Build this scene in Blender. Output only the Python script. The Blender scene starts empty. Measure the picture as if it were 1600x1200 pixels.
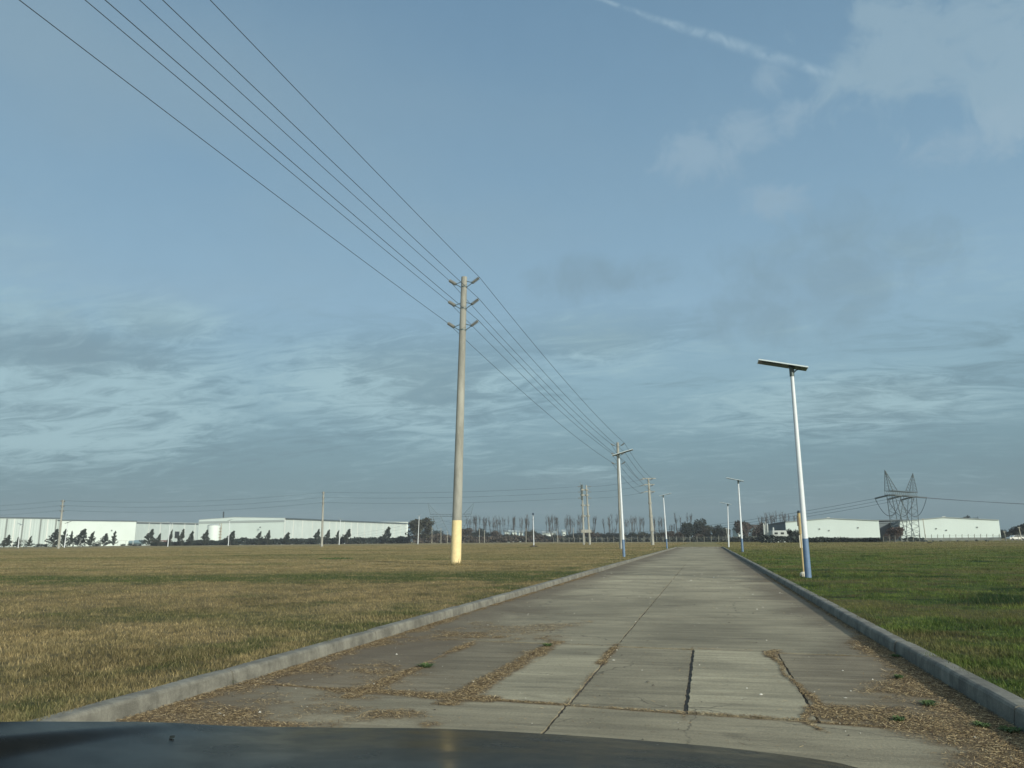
import bpy, math, random
import numpy as np
from math import radians, sin, cos, tan, pi, hypot, atan2, sqrt
from mathutils import Vector, Matrix

random.seed(7)
rng = np.random.default_rng(11)
scn = bpy.context.scene
COL = scn.collection

# ------------------------------------------------------------------ camera
CAM_H, PITCH, ROLL, YAW = 1.4, radians(11.49), radians(0.5), radians(13.9)
FPX = 1200.0
_R = Vector((1, 0, 0)); _F = Vector((0, cos(PITCH), sin(PITCH))); _U = Vector((0, -sin(PITCH), cos(PITCH)))
_R2 = _R * cos(ROLL) - _U * sin(ROLL); _U2 = _R * sin(ROLL) + _U * cos(ROLL)
_Z = Matrix.Rotation(YAW, 3, 'Z')
CR, CF, CU = _Z @ _R2, _Z @ _F, _Z @ _U2
cam = bpy.data.cameras.new('camera'); cam.lens = 27.0; cam.sensor_width = 36.0
cam.clip_start = 0.05; cam.clip_end = 9000
camo = bpy.data.objects.new('camera', cam); COL.objects.link(camo)
m = Matrix((CR, CU, -CF)).transposed().to_4x4(); m.translation = Vector((0, 0, CAM_H))
camo.matrix_world = m
scn.camera = camo

# ------------------------------------------------------------------ exposure, sun, sky
scn.view_settings.view_transform = 'Standard'; scn.view_settings.look = 'None'
scn.view_settings.gamma = 1; scn.view_settings.use_curve_mapping = False
scn.view_settings.exposure = 0.0
SUN_EL = radians(21.0)
SUN_DIR = Vector((0.75 * cos(SUN_EL), -0.66 * cos(SUN_EL), sin(SUN_EL))).normalized()
sl = bpy.data.lights.new('sun', 'SUN'); sl.energy = 4.0; sl.angle = radians(1.2); sl.color = (1.0, 0.93, 0.80)
so = bpy.data.objects.new('sun', sl); COL.objects.link(so)
so.rotation_euler = (-SUN_DIR).to_track_quat('-Z', 'Y').to_euler(); so.location = (0, 0, 50)
scn.cycles.max_bounces = 5; scn.cycles.diffuse_bounces = 2; scn.cycles.glossy_bounces = 2
scn.cycles.transparent_max_bounces = 8
scn.cycles.use_denoising = True

def lin(c):
    return tuple((x / 255 / 12.92 if x / 255 <= 0.04045 else ((x / 255 + 0.055) / 1.055) ** 2.4) for x in c)

def ray(px, py):
    return CF + CR * ((px - 800) / FPX) + CU * ((600 - py) / FPX)

class NT:
    """small helper for node trees"""
    def __init__(s, tree): s.t = tree; s.n = tree.nodes; s.l = tree.links
    def new(s, typ, **kw):
        n = s.n.new(typ)
        for k, v in kw.items(): setattr(n, k, v)
        return n
    def put(s, sock, v):
        if v is None: return
        if hasattr(v, 'is_linked') or isinstance(v, bpy.types.NodeSocket): s.l.new(v, sock)
        else:
            if isinstance(v, (tuple, list)) and sock.type == 'RGBA' and len(v) == 3: v = (*v, 1)
            sock.default_value = v
    def math(s, op, a, b=None, c=None, clamp=False):
        n = s.new('ShaderNodeMath', operation=op); n.use_clamp = clamp
        s.put(n.inputs[0], a); s.put(n.inputs[1], b); s.put(n.inputs[2], c)
        return n.outputs[0]
    def vmath(s, op, a, b=None, out=0):
        n = s.new('ShaderNodeVectorMath', operation=op)
        s.put(n.inputs[0], a)
        if b is not None:
            if op == 'SCALE': s.put(n.inputs['Scale'], b)
            else: s.put(n.inputs[1], b)
        return n.outputs['Value'] if op in ('DOT_PRODUCT', 'LENGTH', 'DISTANCE') else n.outputs[0]
    def mix(s, f, a, b, mode='MIX'):
        n = s.new('ShaderNodeMix', data_type='RGBA', blend_type=mode); n.clamp_factor = True
        s.put(n.inputs[0], f); s.put(n.inputs[6], a); s.put(n.inputs[7], b)
        return n.outputs[2]
    def noise(s, vec, scale, detail=3, rough=0.55, dist=0.0, out=0):
        n = s.new('ShaderNodeTexNoise'); s.put(n.inputs['Vector'], vec)
        n.inputs['Scale'].default_value = scale; n.inputs['Detail'].default_value = detail
        n.inputs['Roughness'].default_value = rough; n.inputs['Distortion'].default_value = dist
        return n.outputs[out]
    def smooth(s, v, a, b, lo=0.0, hi=1.0):
        n = s.new('ShaderNodeMapRange', interpolation_type='SMOOTHSTEP')
        s.put(n.inputs[0], v); s.put(n.inputs[1], a); s.put(n.inputs[2], b); s.put(n.inputs[3], lo); s.put(n.inputs[4], hi)
        return n.outputs[0]
    def mapping(s, vec, scale=(1, 1, 1), rot=(0, 0, 0), loc=(0, 0, 0)):
        n = s.new('ShaderNodeMapping'); s.put(n.inputs[0], vec)
        n.inputs['Scale'].default_value = scale; n.inputs['Rotation'].default_value = rot; n.inputs['Location'].default_value = loc
        return n.outputs[0]
    def ramp(s, v, stops, interp='LINEAR'):
        n = s.new('ShaderNodeValToRGB'); s.put(n.inputs[0], v); cr = n.color_ramp; cr.interpolation = interp
        while len(cr.elements) > 1: cr.elements.remove(cr.elements[-1])
        cr.elements[0].position = stops[0][0]; cr.elements[0].color = (*stops[0][1], 1)
        for p, c in stops[1:]:
            e = cr.elements.new(p); e.color = (*c, 1)
        return n.outputs[0]

world = bpy.data.worlds.new('World'); scn.world = world; world.use_nodes = True
w = NT(world.node_tree); w.n.clear()
wo = w.new('ShaderNodeOutputWorld'); bg = w.new('ShaderNodeBackground')
sky = w.new('ShaderNodeTexSky', sky_type='NISHITA'); sky.sun_disc = False
sky.sun_elevation = SUN_EL; sky.sun_rotation = atan2(SUN_DIR.x, SUN_DIR.y)
sky.air_density = 1.0; sky.dust_density = 1.5
SKY_STR = 0.1
dirv = w.new('ShaderNodeTexCoord').outputs['Generated']
dirv = w.vmath('NORMALIZE', dirv)
sp = w.new('ShaderNodeSeparateXYZ'); w.put(sp.inputs[0], dirv)
dz = sp.outputs[2]
G = 1.0
base = w.ramp(w.math('MAXIMUM', dz, 0.0), [(0.0, lin((96, 124, 134))), (0.05, lin((108, 136, 147))), (0.11, lin((126, 156, 168))), (0.19, lin((148, 180, 195))),
             (0.29, lin((151, 183, 205))), (0.42, lin((138, 171, 196))), (0.62, lin((119, 152, 180))), (1.0, lin((98, 130, 165)))])
# cloud sheet coordinates (a flat layer seen in perspective)
den = w.math('ADD', w.math('MAXIMUM', dz, 0.0), 0.15)
comb = w.new('ShaderNodeCombineXYZ')
w.put(comb.inputs[0], w.math('DIVIDE', sp.outputs[0], den)); w.put(comb.inputs[1], w.math('DIVIDE', sp.outputs[1], den))
pl = comb.outputs[0]
pl2 = w.mapping(pl, rot=(0, 0, radians(-18)), scale=(0.55, 1.0, 1))
n0 = w.noise(w.mapping(pl, scale=(0.7, 1.0, 1), loc=(2.3, 7.1, 0)), 0.85, 7, 0.58, 0.9)
n1 = w.noise(pl2, 1.7, 8, 0.6, 0.8)
n2 = w.noise(w.mapping(pl, scale=(0.8, 1.6, 1), loc=(5, 2, 3), rot=(0, 0, radians(12))), 5.0, 9, 0.66, 1.2)
n3 = w.noise(w.mapping(pl, loc=(9, -3, 1)), 0.55, 4, 0.5, 0.3)
low = w.smooth(dz, 0.30, 0.14)                      # broken layer only in the lower sky
high = w.smooth(dz, 0.012, 0.05)
def blob(px, py, rad, sx=1.0):
    d = ray(px, py).normalized()
    v = w.vmath('SUBTRACT', dirv, tuple(d))
    v = w.vmath('MULTIPLY', v, (1.0 / sx, 1.0 / sx, 1.0))   # wider than tall
    return w.smooth(w.vmath('LENGTH', v), rad, 0.0)
def addmax(lst):
    o = lst[0]
    for b in lst[1:]: o = w.math('MAXIMUM', o, b)
    return o
lit = addmax([blob(640, 600, 0.11, 2.6), blob(90, 610, 0.14, 2.4), blob(930, 520, 0.07, 2.4), blob(1330, 630, 0.06, 4.0), blob(250, 500, 0.05, 2.5), blob(900, 745, 0.02, 5.0)])
mixn = w.math('ADD', w.math('MULTIPLY', n0, 0.36), w.math('ADD', w.math('MULTIPLY', n1, 0.26), w.math('MULTIPLY', n2, 0.38)))
br = w.smooth(w.math('ADD', mixn, w.math('MULTIPLY', lit, 0.17)), 0.49, 0.70)
br = w.math('MULTIPLY', br, w.math('MULTIPLY', w.smooth(dz, 0.44, 0.20), w.smooth(dz, 0.02, 0.12, 0.25, 1.0)))
c = w.mix(w.math('MULTIPLY', br, 0.75), base, lin((174, 202, 210)))
dk = w.math('MULTIPLY', w.smooth(w.math('SUBTRACT', mixn, w.math('MULTIPLY', lit, 0.10)), 0.50, 0.36), w.math('MULTIPLY', w.smooth(dz, 0.34, 0.18), high))
c = w.mix(w.math('MULTIPLY', dk, 0.6), c, lin((114, 140, 152)))
# broad soft veils higher up
veil = w.math('MULTIPLY', w.smooth(n3, 0.47, 0.64), w.smooth(dz, 0.12, 0.3))
c = w.mix(w.math('MULTIPLY', veil, 0.5), c, lin((156, 178, 190)))

wisp = w.noise(dirv, 26, 8, 0.6, 0.4)
puff = w.noise(dirv, 19, 9, 0.62, 0.5)
bl = addmax([blob(1370, 105, 0.10, 1.3), blob(1500, 60, 0.15, 1.7), blob(1400, 15, 0.08, 1.3), blob(1600, 120, 0.13, 1.2)])
pm = w.math('MULTIPLY', bl, 1.0)
pm = w.smooth(w.math('ADD', w.math('MULTIPLY', puff, 1.5), w.math('MULTIPLY', pm, 0.75)), 1.05, 1.55)
c = w.mix(w.math('MULTIPLY', pm, 0.50), c, lin((172, 194, 206)))
bl2 = addmax([blob(1165, 200, 0.065, 1.4), blob(1100, 242, 0.075, 1.5), blob(1235, 185, 0.05, 1.2), blob(1197, 127, 0.05, 1.4), blob(1215, 318, 0.05, 1.8), blob(1520, 220, 0.06, 2.0)])
pm2 = w.smooth(w.math('ADD', w.math('MULTIPLY', puff, 1.5), w.math('MULTIPLY', bl2, 0.75)), 1.08, 1.6)
c = w.mix(w.math('MULTIPLY', pm2, 0.55), c, lin((164, 187, 204)))
# dark smudges of cloud
bd = addmax([blob(1300, 430, 0.16, 1.7), blob(110, 530, 0.08, 2.4), blob(920, 435, 0.06, 3.6), blob(1180, 490, 0.10, 1.9)])
pd = w.smooth(w.math('ADD', w.math('MULTIPLY', puff, 1.2), w.math('MULTIPLY', bd, 0.8)), 0.86, 1.5)
c = w.mix(w.math('MULTIPLY', pd, 0.45), c, lin((130, 153, 165)))
# contrail: a band along a great circle
A = ray(925, -4).normalized(); B = ray(1306, 118).normalized()
nrm = A.cross(B).normalized(); tdir = nrm.cross(A).normalized(); L = A.angle(B)
al = w.vmath('DOT_PRODUCT', dirv, tuple(tdir))
tpar = w.math('DIVIDE', al, sin(L))
off = w.math('ADD', w.vmath('DOT_PRODUCT', dirv, tuple(nrm)), w.math('MULTIPLY', w.math('SUBTRACT', w.noise(dirv, 9, 3), 0.5), 0.012))
wd = w.math('MULTIPLY', w.smooth(w.math('ABSOLUTE', w.math('SUBTRACT', tpar, 0.62)), 0.62, 0.0), 0.0055)
wd = w.math('ADD', wd, 0.0026)
band = w.smooth(w.math('DIVIDE', w.math('ABSOLUTE', off), wd), 1.25, 0.0)
ends = w.math('MULTIPLY', w.smooth(tpar, -0.4, 0.15), w.smooth(tpar, 1.05, 0.93))
cn = w.smooth(w.noise(dirv, 48, 7, 0.6, 0.8), 0.20, 0.80)
tr = w.math('MULTIPLY', w.math('MULTIPLY', band, ends), cn)
c = w.mix(w.math('MULTIPLY', tr, 0.66), c, lin((176, 199, 214)))
# fine mottling
mot = w.math('MULTIPLY_ADD', wisp, 0.05, 0.975)
c = w.mix(1.0, c, w.vmath('MULTIPLY', (1, 1, 1), (1, 1, 1)), 'MULTIPLY')
c = w.vmath('MULTIPLY', w.vmath('SCALE', c, mot), (0.955, 1.0, 1.0))
nis = w.vmath('SCALE', sky.outputs[0], SKY_STR * 0.5)
c = w.mix(0.14, c, nis)
# brighter milky sky around the sun, behind the camera
sg_ = w.math('POWER', w.math('MAXIMUM', w.vmath('DOT_PRODUCT', dirv, tuple(SUN_DIR)), 0.0), 2.0)
c = w.vmath('ADD', c, w.vmath('SCALE', (0.95, 0.86, 0.70), sg_))
# below the horizon
c = w.mix(w.smooth(dz, 0.0, -0.03), c, (0.09, 0.10, 0.09))
sc = w.vmath('SCALE', c, 1.0 / SKY_STR)
w.put(bg.inputs[0], sc); bg.inputs[1].default_value = SKY_STR
w.l.new(bg.outputs[0], wo.inputs[0])
world.cycles.sampling_method = 'MANUAL'; world.cycles.sample_map_resolution = 512

# ------------------------------------------------------------------ helpers
ORG = {}
def tag(o, label=None, cat=None, group=None, kind=None):
    if label: o['label'] = label
    if cat: o['category'] = cat
    if group: o['group'] = group
    if kind: o['kind'] = kind
    return o
def thing(name, loc, label, cat, group=None, rz=0.0):
    o = bpy.data.objects.new(name, None); COL.objects.link(o); o.location = loc; o.rotation_euler = (0, 0, rz)
    o.empty_display_size = 0.3
    ORG[o.name] = Vector(loc)
    return tag(o, label, cat, group)

class MB:
    def __init__(s): s.v = []; s.f = []
    def quad(s, *p):
        k = len(s.v); s.v += [tuple(q) for q in p]; s.f.append(tuple(range(k, k + len(p))))
    def box(s, c, size, ax=None):
        """c centre, size full extents, ax = (x,y,z) axis vectors"""
        if ax is None: ax = (Vector((1, 0, 0)), Vector((0, 1, 0)), Vector((0, 0, 1)))
        c = Vector(c); k = len(s.v)
        for i in (-.5, .5):
            for j in (-.5, .5):
                for l in (-.5, .5):
                    s.v.append(tuple(c + ax[0] * size[0] * i + ax[1] * size[1] * j + ax[2] * size[2] * l))
        for f in ((0, 1, 3, 2), (4, 6, 7, 5), (0, 4, 5, 1), (2, 3, 7, 6), (0, 2, 6, 4), (1, 5, 7, 3)): s.f.append(tuple(k + a for a in f))
    def tube(s, pts, rad, n=8, cap=True):
        pts = [Vector(p) for p in pts]
        if not isinstance(rad, (list, tuple)): rad = [rad] * len(pts)
        k0 = len(s.v); prev = None
        for i, p in enumerate(pts):
            d = (pts[min(i + 1, len(pts) - 1)] - pts[max(i - 1, 0)]).normalized()
            if prev is None:
                a = Vector((1, 0, 0)) if abs(d.x) < 0.9 else Vector((0, 1, 0))
                u = d.cross(a).normalized()
            else:
                u = (prev - d * prev.dot(d)).normalized()
            prev = u; v = d.cross(u)
            for j in range(n):
                t = 2 * pi * j / n
                s.v.append(tuple(p + (u * cos(t) + v * sin(t)) * rad[i]))
        for i in range(len(pts) - 1):
            for j in range(n):
                a = k0 + i * n + j; b = k0 + i * n + (j + 1) % n
                s.f.append((a, b, b + n, a + n))
        if cap and n > 2:
            s.f.append(tuple(k0 + j for j in range(n))[::-1]); e = k0 + (len(pts) - 1) * n
            s.f.append(tuple(e + j for j in range(n)))
    def build(s, name, mat, parent=None, smooth=False, org=None, world_space=True):
        me = bpy.data.meshes.new(name)
        vs = s.v
        o_ = Vector((0, 0, 0))
        if parent is not None and world_space: o_ = ORG.get(parent.name, Vector((0, 0, 0)))
        if org is not None: o_ = Vector(org)
        if o_.length > 0: vs = [(a - o_.x, b - o_.y, c_ - o_.z) for a, b, c_ in vs]
        me.from_pydata(vs, [], s.f); me.materials.append(mat)
        if smooth: me.shade_smooth()
        me.update()
        ob = bpy.data.objects.new(name, me); COL.objects.link(ob)
        if parent is not None:
            ob.parent = parent; ORG[ob.name] = ORG.get(parent.name, Vector((0, 0, 0)))
        elif org is not None: ob.location = org
        return ob

def np_mesh(name, verts, faces_flat, counts, mat, attrs=None):
    me = bpy.data.meshes.new(name)
    me.vertices.add(len(verts)); me.vertices.foreach_set('co', verts.astype(np.float32).ravel())
    me.loops.add(len(faces_flat)); me.loops.foreach_set('vertex_index', faces_flat.astype(np.int32))
    starts = np.concatenate([[0], np.cumsum(counts)[:-1]])
    me.polygons.add(len(counts)); me.polygons.foreach_set('loop_start', starts.astype(np.int32))
    try: me.polygons.foreach_set('loop_total', counts.astype(np.int32))
    except Exception: pass
    me.update(calc_edges=True)
    for k, a in (attrs or {}).items():
        at_ = me.attributes.new(k, 'FLOAT', 'POINT'); at_.data.foreach_set('value', a.astype(np.float32))
    me.materials.append(mat)
    ob = bpy.data.objects.new(name, me); COL.objects.link(ob)
    return ob

def copy_tree(o, parent=None):
    c_ = o.copy(); COL.objects.link(c_); c_.parent = parent
    for ch in o.children: copy_tree(ch, c_)
    return c_

FH = Vector((-sin(YAW), cos(YAW), 0)); RH = Vector((cos(YAW), sin(YAW), 0))
def horizon(px): return 600 + FPX * (CF.z + CR.z * (px - 800) / FPX) / CU.z
FZ = 0.12                                            # level of the grass fields
def at(px, depth, z=FZ):
    d = ray(px, horizon(px)); k = depth / (d.x * FH.x + d.y * FH.y)
    return Vector((d.x * k, d.y * k, z))
def up(px, py, depth):
    """point on the ray through (px,py) at the given depth"""
    d = ray(px, py); k = depth / (d.x * FH.x + d.y * FH.y)
    return Vector((d.x * k, d.y * k, CAM_H + d.z * k))
def depth_of(p): return p[0] * FH.x + p[1] * FH.y
def atY(px, py, Y):
    d = ray(px, py); k = Y / d.y
    return Vector((d.x * k, d.y * k, CAM_H + d.z * k))

# ------------------------------------------------------------------ materials
def mat(name, col, rough=0.8, metal=0.0, noise=0.0, nscale=3.0, bump=0.0, bscale=20.0, spec=None, rndattr=0.0, coat=0.0, stretch=(1, 1, 1), back=None):
    mt = bpy.data.materials.new(name); mt.use_nodes = True; t = NT(mt.node_tree)
    b = t.n['Principled BSDF']; b.inputs['Roughness'].default_value = rough; b.inputs['Metallic'].default_value = metal
    if spec is not None: b.inputs['Specular IOR Level'].default_value = spec
    if coat: b.inputs['Coat Weight'].default_value = coat; b.inputs['Coat Roughness'].default_value = 0.12
    tc = t.new('ShaderNodeTexCoord').outputs['Object']
    vec = t.mapping(tc, scale=stretch)
    o = (*col, 1)
    b.inputs['Base Color'].default_value = o
    if noise > 0:
        f = t.noise(vec, nscale, 5, 0.6)
        f2 = t.smooth(f, 0.3, 0.7, 1 - noise, 1 + noise * 0.7)
        cc = t.vmath('SCALE', tuple(col), f2); t.put(b.inputs['Base Color'], cc)
    if bump > 0:
        bn = t.new('ShaderNodeBump'); bn.inputs['Strength'].default_value = bump; bn.inputs['Distance'].default_value = 0.05
        t.put(bn.inputs['Height'], t.noise(vec, bscale, 5, 0.6)); t.l.new(bn.outputs[0], b.inputs['Normal'])
    return mt

M = {}
M['pole'] = mat('weathered_concrete_pole', (0.29, 0.30, 0.262), 0.9, noise=0.25, nscale=2.5, bump=0.25, bscale=30, stretch=(1, 1, 0.25))
M['yellow'] = mat('yellow_paint', (0.76, 0.63, 0.33), 0.7, noise=0.10, nscale=4, bump=0.2, bscale=25)
M['ins'] = mat('grey_insulator', (0.20, 0.215, 0.20), 0.45, noise=0.1)
M['steel'] = mat('galvanised_steel', (0.10, 0.13, 0.125), 0.5, 0.4)
M['wire'] = mat('cable', (0.05, 0.07, 0.09), 0.6)
M['lampw'] = mat('white_painted_steel', (0.62, 0.68, 0.70), 0.45, noise=0.05, nscale=2)
M['blue'] = mat('blue_paint', (0.11, 0.19, 0.30), 0.5, noise=0.12, nscale=5)
M['alu'] = mat('aluminium_edge', (0.56, 0.66, 0.68), 0.4, 0.2)
M['panel'] = mat('dark_panel', (0.035, 0.05, 0.055), 0.3)
M['white'] = mat('white_cladding', (0.64, 0.74, 0.70), 0.6, noise=0.04, nscale=0.15)
M['grey_clad'] = mat('light_grey_cladding', (0.36, 0.41, 0.395), 0.6, noise=0.08, nscale=0.2, stretch=(3, 3, 0.3))
M['rib'] = mat('pale_rib', (0.56, 0.61, 0.58), 0.6)
M['roofd'] = mat('slate_roof_sheet', (0.075, 0.11, 0.13), 0.6)
M['roofl'] = mat('pale_roof_sheet', (0.36, 0.42, 0.41), 0.55)
M['darkwall'] = mat('dark_grey_cladding', (0.10, 0.13, 0.14), 0.7, noise=0.1, nscale=0.3)  # dark grey sheet for the sheds, gable sides and one gutter
M['dado'] = mat('concrete_base_wall', (0.19, 0.215, 0.195), 0.9, noise=0.2, nscale=0.6)
M['black'] = mat('dark_opening', (0.012, 0.02, 0.02), 0.8)
M['rust'] = mat('rusty_steel', (0.28, 0.19, 0.09), 0.8)
M['bark'] = mat('grey_bark', (0.085, 0.08, 0.068), 0.95, noise=0.25, nscale=2)
M['twig'] = mat('bare_twigs', (0.060, 0.060, 0.055), 0.95)
M['redtwig'] = mat('reddish_twigs', (0.085, 0.066, 0.056), 0.95, noise=0.3, nscale=1.0)
def leafmat(name, col, v=0.5):
    mt = mat(name, col, 0.85, noise=v, nscale=0.6)
    return mt
M['conifer'] = leafmat('dark_conifer_needles', (0.024, 0.036, 0.024))
M['olive'] = leafmat('olive_leaves', (0.042, 0.046, 0.026))
M['dark'] = leafmat('dark_leaves', (0.020, 0.032, 0.026))
M['brown'] = leafmat('brown_winter_leaves', (0.066, 0.056, 0.042))
M['grey'] = leafmat('greyish_leaves', (0.050, 0.058, 0.045))
M['post'] = mat('pale_concrete_post', (0.36, 0.36, 0.30), 0.9)
M['wood'] = mat('yellowish_wood', (0.42, 0.34, 0.17), 0.85, noise=0.2, nscale=6)
M['cream'] = mat('cream_paint', (0.60, 0.58, 0.46), 0.7)

# ------------------------------------------------------------------ ground
def field_colour(t, pos, blade=None):
    """dry tan and green lawn by world position; the right hand verge is green"""
    s = t.new('ShaderNodeSeparateXYZ'); t.put(s.inputs[0], pos)
    cb = t.new('ShaderNodeCombineXYZ'); t.put(cb.inputs[0], s.outputs[0]); t.put(cb.inputs[1], s.outputs[1])
    p = cb.outputs[0]
    X, Y = s.outputs[0], s.outputs[1]
    nb = t.noise(t.mapping(p, rot=(0, 0, -YAW), scale=(0.35, 1, 1)), 0.11, 5, 0.6, 0.4)
    nm = t.noise(p, 0.55, 4, 0.6, 0.3)
    nf = t.noise(p, 3.2, 4, 0.65)
    # distance along the camera-facing stripes left by the mower
    dp = t.math('ADD', t.math('MULTIPLY', X, -0.24), t.math('MULTIPLY', Y, 0.971))
    wob = t.math('ADD', dp, t.math('ADD', t.math('MULTIPLY', t.math('SUBTRACT', nm, 0.5), 6.0), t.math('MULTIPLY', t.math('SUBTRACT', nb, 0.5), 15.0)))
    def bandf(a, b, soft):
        return t.math('MULTIPLY', t.smooth(wob, a - soft, a + soft), t.smooth(wob, b + soft, b - soft))
    g = t.math('MULTIPLY', t.smooth(nb, 0.51, 0.63), 0.75)
    g = t.math('MAXIMUM', g, t.math('MULTIPLY', t.math('MULTIPLY', bandf(26, 33, 2.0), 0.9), t.smooth(nm, 0.22, 0.46)))
    g = t.math('MAXIMUM', g, t.math('MULTIPLY', bandf(58, 75, 3), 0.3))
    g = t.math('MAXIMUM', g, t.math('MULTIPLY', bandf(105, 120, 4), 0.25))
    g = t.math('MULTIPLY', g, t.smooth(nm, 0.22, 0.55, 0.55, 1.0))
    g = t.math('MAXIMUM', g, t.math('MULTIPLY', t.smooth(t.math('ADD', nm, t.math('MULTIPLY', nf, 0.25)), 0.72, 0.84), 0.55))
    edge = t.math('MULTIPLY', t.smooth(t.math('ADD', X, t.math('MULTIPLY', nm, 1.5)), -6.2, -5.0), t.smooth(nm, 0.40, 0.62))
    g = t.math('MAXIMUM', g, t.math('MULTIPLY', edge, 0.7))
    left = t.math('LESS_THAN', X, -1.3)
    far = t.smooth(wob, 45, 120)
    gr = t.math('SUBTRACT', 1.0, t.math('MULTIPLY', far, t.smooth(nb, 0.66, 0.40, 0.15, 0.85)))
    gr = t.math('MINIMUM', gr, t.smooth(nm, 0.22, 0.36, 0.75, 1.0))
    n = t.new('ShaderNodeMix', data_type='FLOAT'); t.put(n.inputs[0], left); t.put(n.inputs[2], gr); t.put(n.inputs[3], g)
    g = n.outputs[0]
    tan_ = t.mix(t.smooth(nf, 0.3, 0.7), lin((116, 107, 80)), lin((174, 157, 113)))
    tan_ = t.mix(t.smooth(nm, 0.40, 0.72), tan_, lin((118, 113, 82)))
    grn_l = t.mix(t.smooth(nf, 0.3, 0.7), lin((66, 84, 50)), lin((92, 104, 64)))
    grn_r = t.mix(t.smooth(nf, 0.3, 0.7), lin((62, 84, 44)), lin((108, 126, 66)))
    grn_r = t.mix(t.smooth(t.noise(p, 0.9, 3, 0.6), 0.52, 0.72), grn_r, lin((124, 140, 70)))
    grn_r = t.mix(t.smooth(t.noise(p, 1.1, 4, 0.6), 0.47, 0.66), grn_r, lin((92, 90, 62)))
    pat = t.noise(t.mapping(p, rot=(0, 0, -YAW), scale=(0.85, 1.0, 1), loc=(3, 8, 0)), 0.34, 5, 0.62, 0.6)
    grn_r = t.mix(t.math('MULTIPLY', t.smooth(pat, 0.49, 0.60), 0.7), grn_r, lin((112, 108, 74)))
    grn_r = t.mix(t.math('MULTIPLY', t.smooth(pat, 0.47, 0.38), 0.8), grn_r, lin((42, 66, 44)))
    tan_ = t.mix(t.math('MULTIPLY', t.smooth(pat, 0.52, 0.66), 0.45), tan_, lin((172, 156, 116)))
    tan_ = t.mix(t.math('MULTIPLY', t.smooth(pat, 0.46, 0.34), 0.55), tan_, lin((92, 88, 60)))
    gc = t.mix(left, grn_r, grn_l)
    col = t.mix(g, tan_, gc)
    return col, g, left
def field_material():
    mt = bpy.data.materials.new('field_grass'); mt.use_nodes = True; t = NT(mt.node_tree); b = t.n['Principled BSDF']
    pos = t.new('ShaderNodeNewGeometry').outputs['Position']
    col, g, left = field_colour(t, pos)
    fine = t.noise(pos, 22, 4, 0.7)
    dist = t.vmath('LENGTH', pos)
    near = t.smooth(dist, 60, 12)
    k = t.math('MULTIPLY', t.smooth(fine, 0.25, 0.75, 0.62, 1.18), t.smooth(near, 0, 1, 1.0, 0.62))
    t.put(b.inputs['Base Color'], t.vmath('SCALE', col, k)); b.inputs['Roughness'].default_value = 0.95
    b.inputs['Specular IOR Level'].default_value = 0.1
    bn = t.new('ShaderNodeBump'); bn.inputs['Strength'].default_value = 0.8; bn.inputs['Distance'].default_value = 0.12
    t.put(bn.inputs['Height'], t.math('ADD', t.noise(pos, 3.5, 6, 0.7), t.math('MULTIPLY', t.noise(pos, 0.4, 3), 1.5))); t.l.new(bn.outputs[0], b.inputs['Normal'])
    return mt
def blade_material():
    mt = bpy.data.materials.new('grass_blades'); mt.use_nodes = True; t = NT(mt.node_tree); b = t.n['Principled BSDF']
    pos = t.new('ShaderNodeNewGeometry').outputs['Position']
    col, g, left = field_colour(t, pos)
    a = t.new('ShaderNodeAttribute'); a.attribute_name = 'rnd'; r = a.outputs['Fac']
    col = t.mix(t.math('MULTIPLY', t.smooth(r, 0.80, 0.86), t.smooth(left, 0, 1, 0.15, 0.45)), col, lin((178, 164, 124)))
    col = t.mix(t.math('MULTIPLY', t.smooth(r, 0.20, 0.14), 0.35), col, lin((72, 80, 46)))
    fr = t.math('FRACT', t.math('MULTIPLY', r, 17.3))
    col = t.vmath('SCALE', col, t.smooth(fr, 0, 1, 0.75, 1.22))
    dif = t.new('ShaderNodeBsdfDiffuse'); t.put(dif.inputs[0], col)
    trn = t.new('ShaderNodeBsdfTranslucent'); t.put(trn.inputs[0], col)
    ms = t.new('ShaderNodeMixShader'); ms.inputs[0].default_value = 0.28
    t.l.new(dif.outputs[0], ms.inputs[1]); t.l.new(trn.outputs[0], ms.inputs[2])
    t.l.new(ms.outputs[0], t.n['Material Output'].inputs[0])
    return mt
M['field'] = field_material(); M['blade'] = blade_material()

XL, XR = -4.70, 2.15          # road edges at the kerb faces
KW = 0.17                     # kerb width
Y_END = 125.0
def yskew(x, y): return y - 0.12 * (x + 1.26)
fm = MB()
B = 1390
xl, xr = XL - KW, XR + KW
fm.quad((-B, -B, FZ), (xl, -B, FZ), (xl, Y_END + KW, FZ), (-B, Y_END + KW, FZ))
fm.quad((xr, -B, FZ), (B, -B, FZ), (B, Y_END + KW, FZ), (xr, Y_END + KW, FZ))
fm.quad((-B, Y_END + KW, FZ), (B, Y_END + KW, FZ), (B, B, FZ), (-B, B, FZ))
tag(fm.build('grass_field', M['field']), kind='structure')

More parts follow.
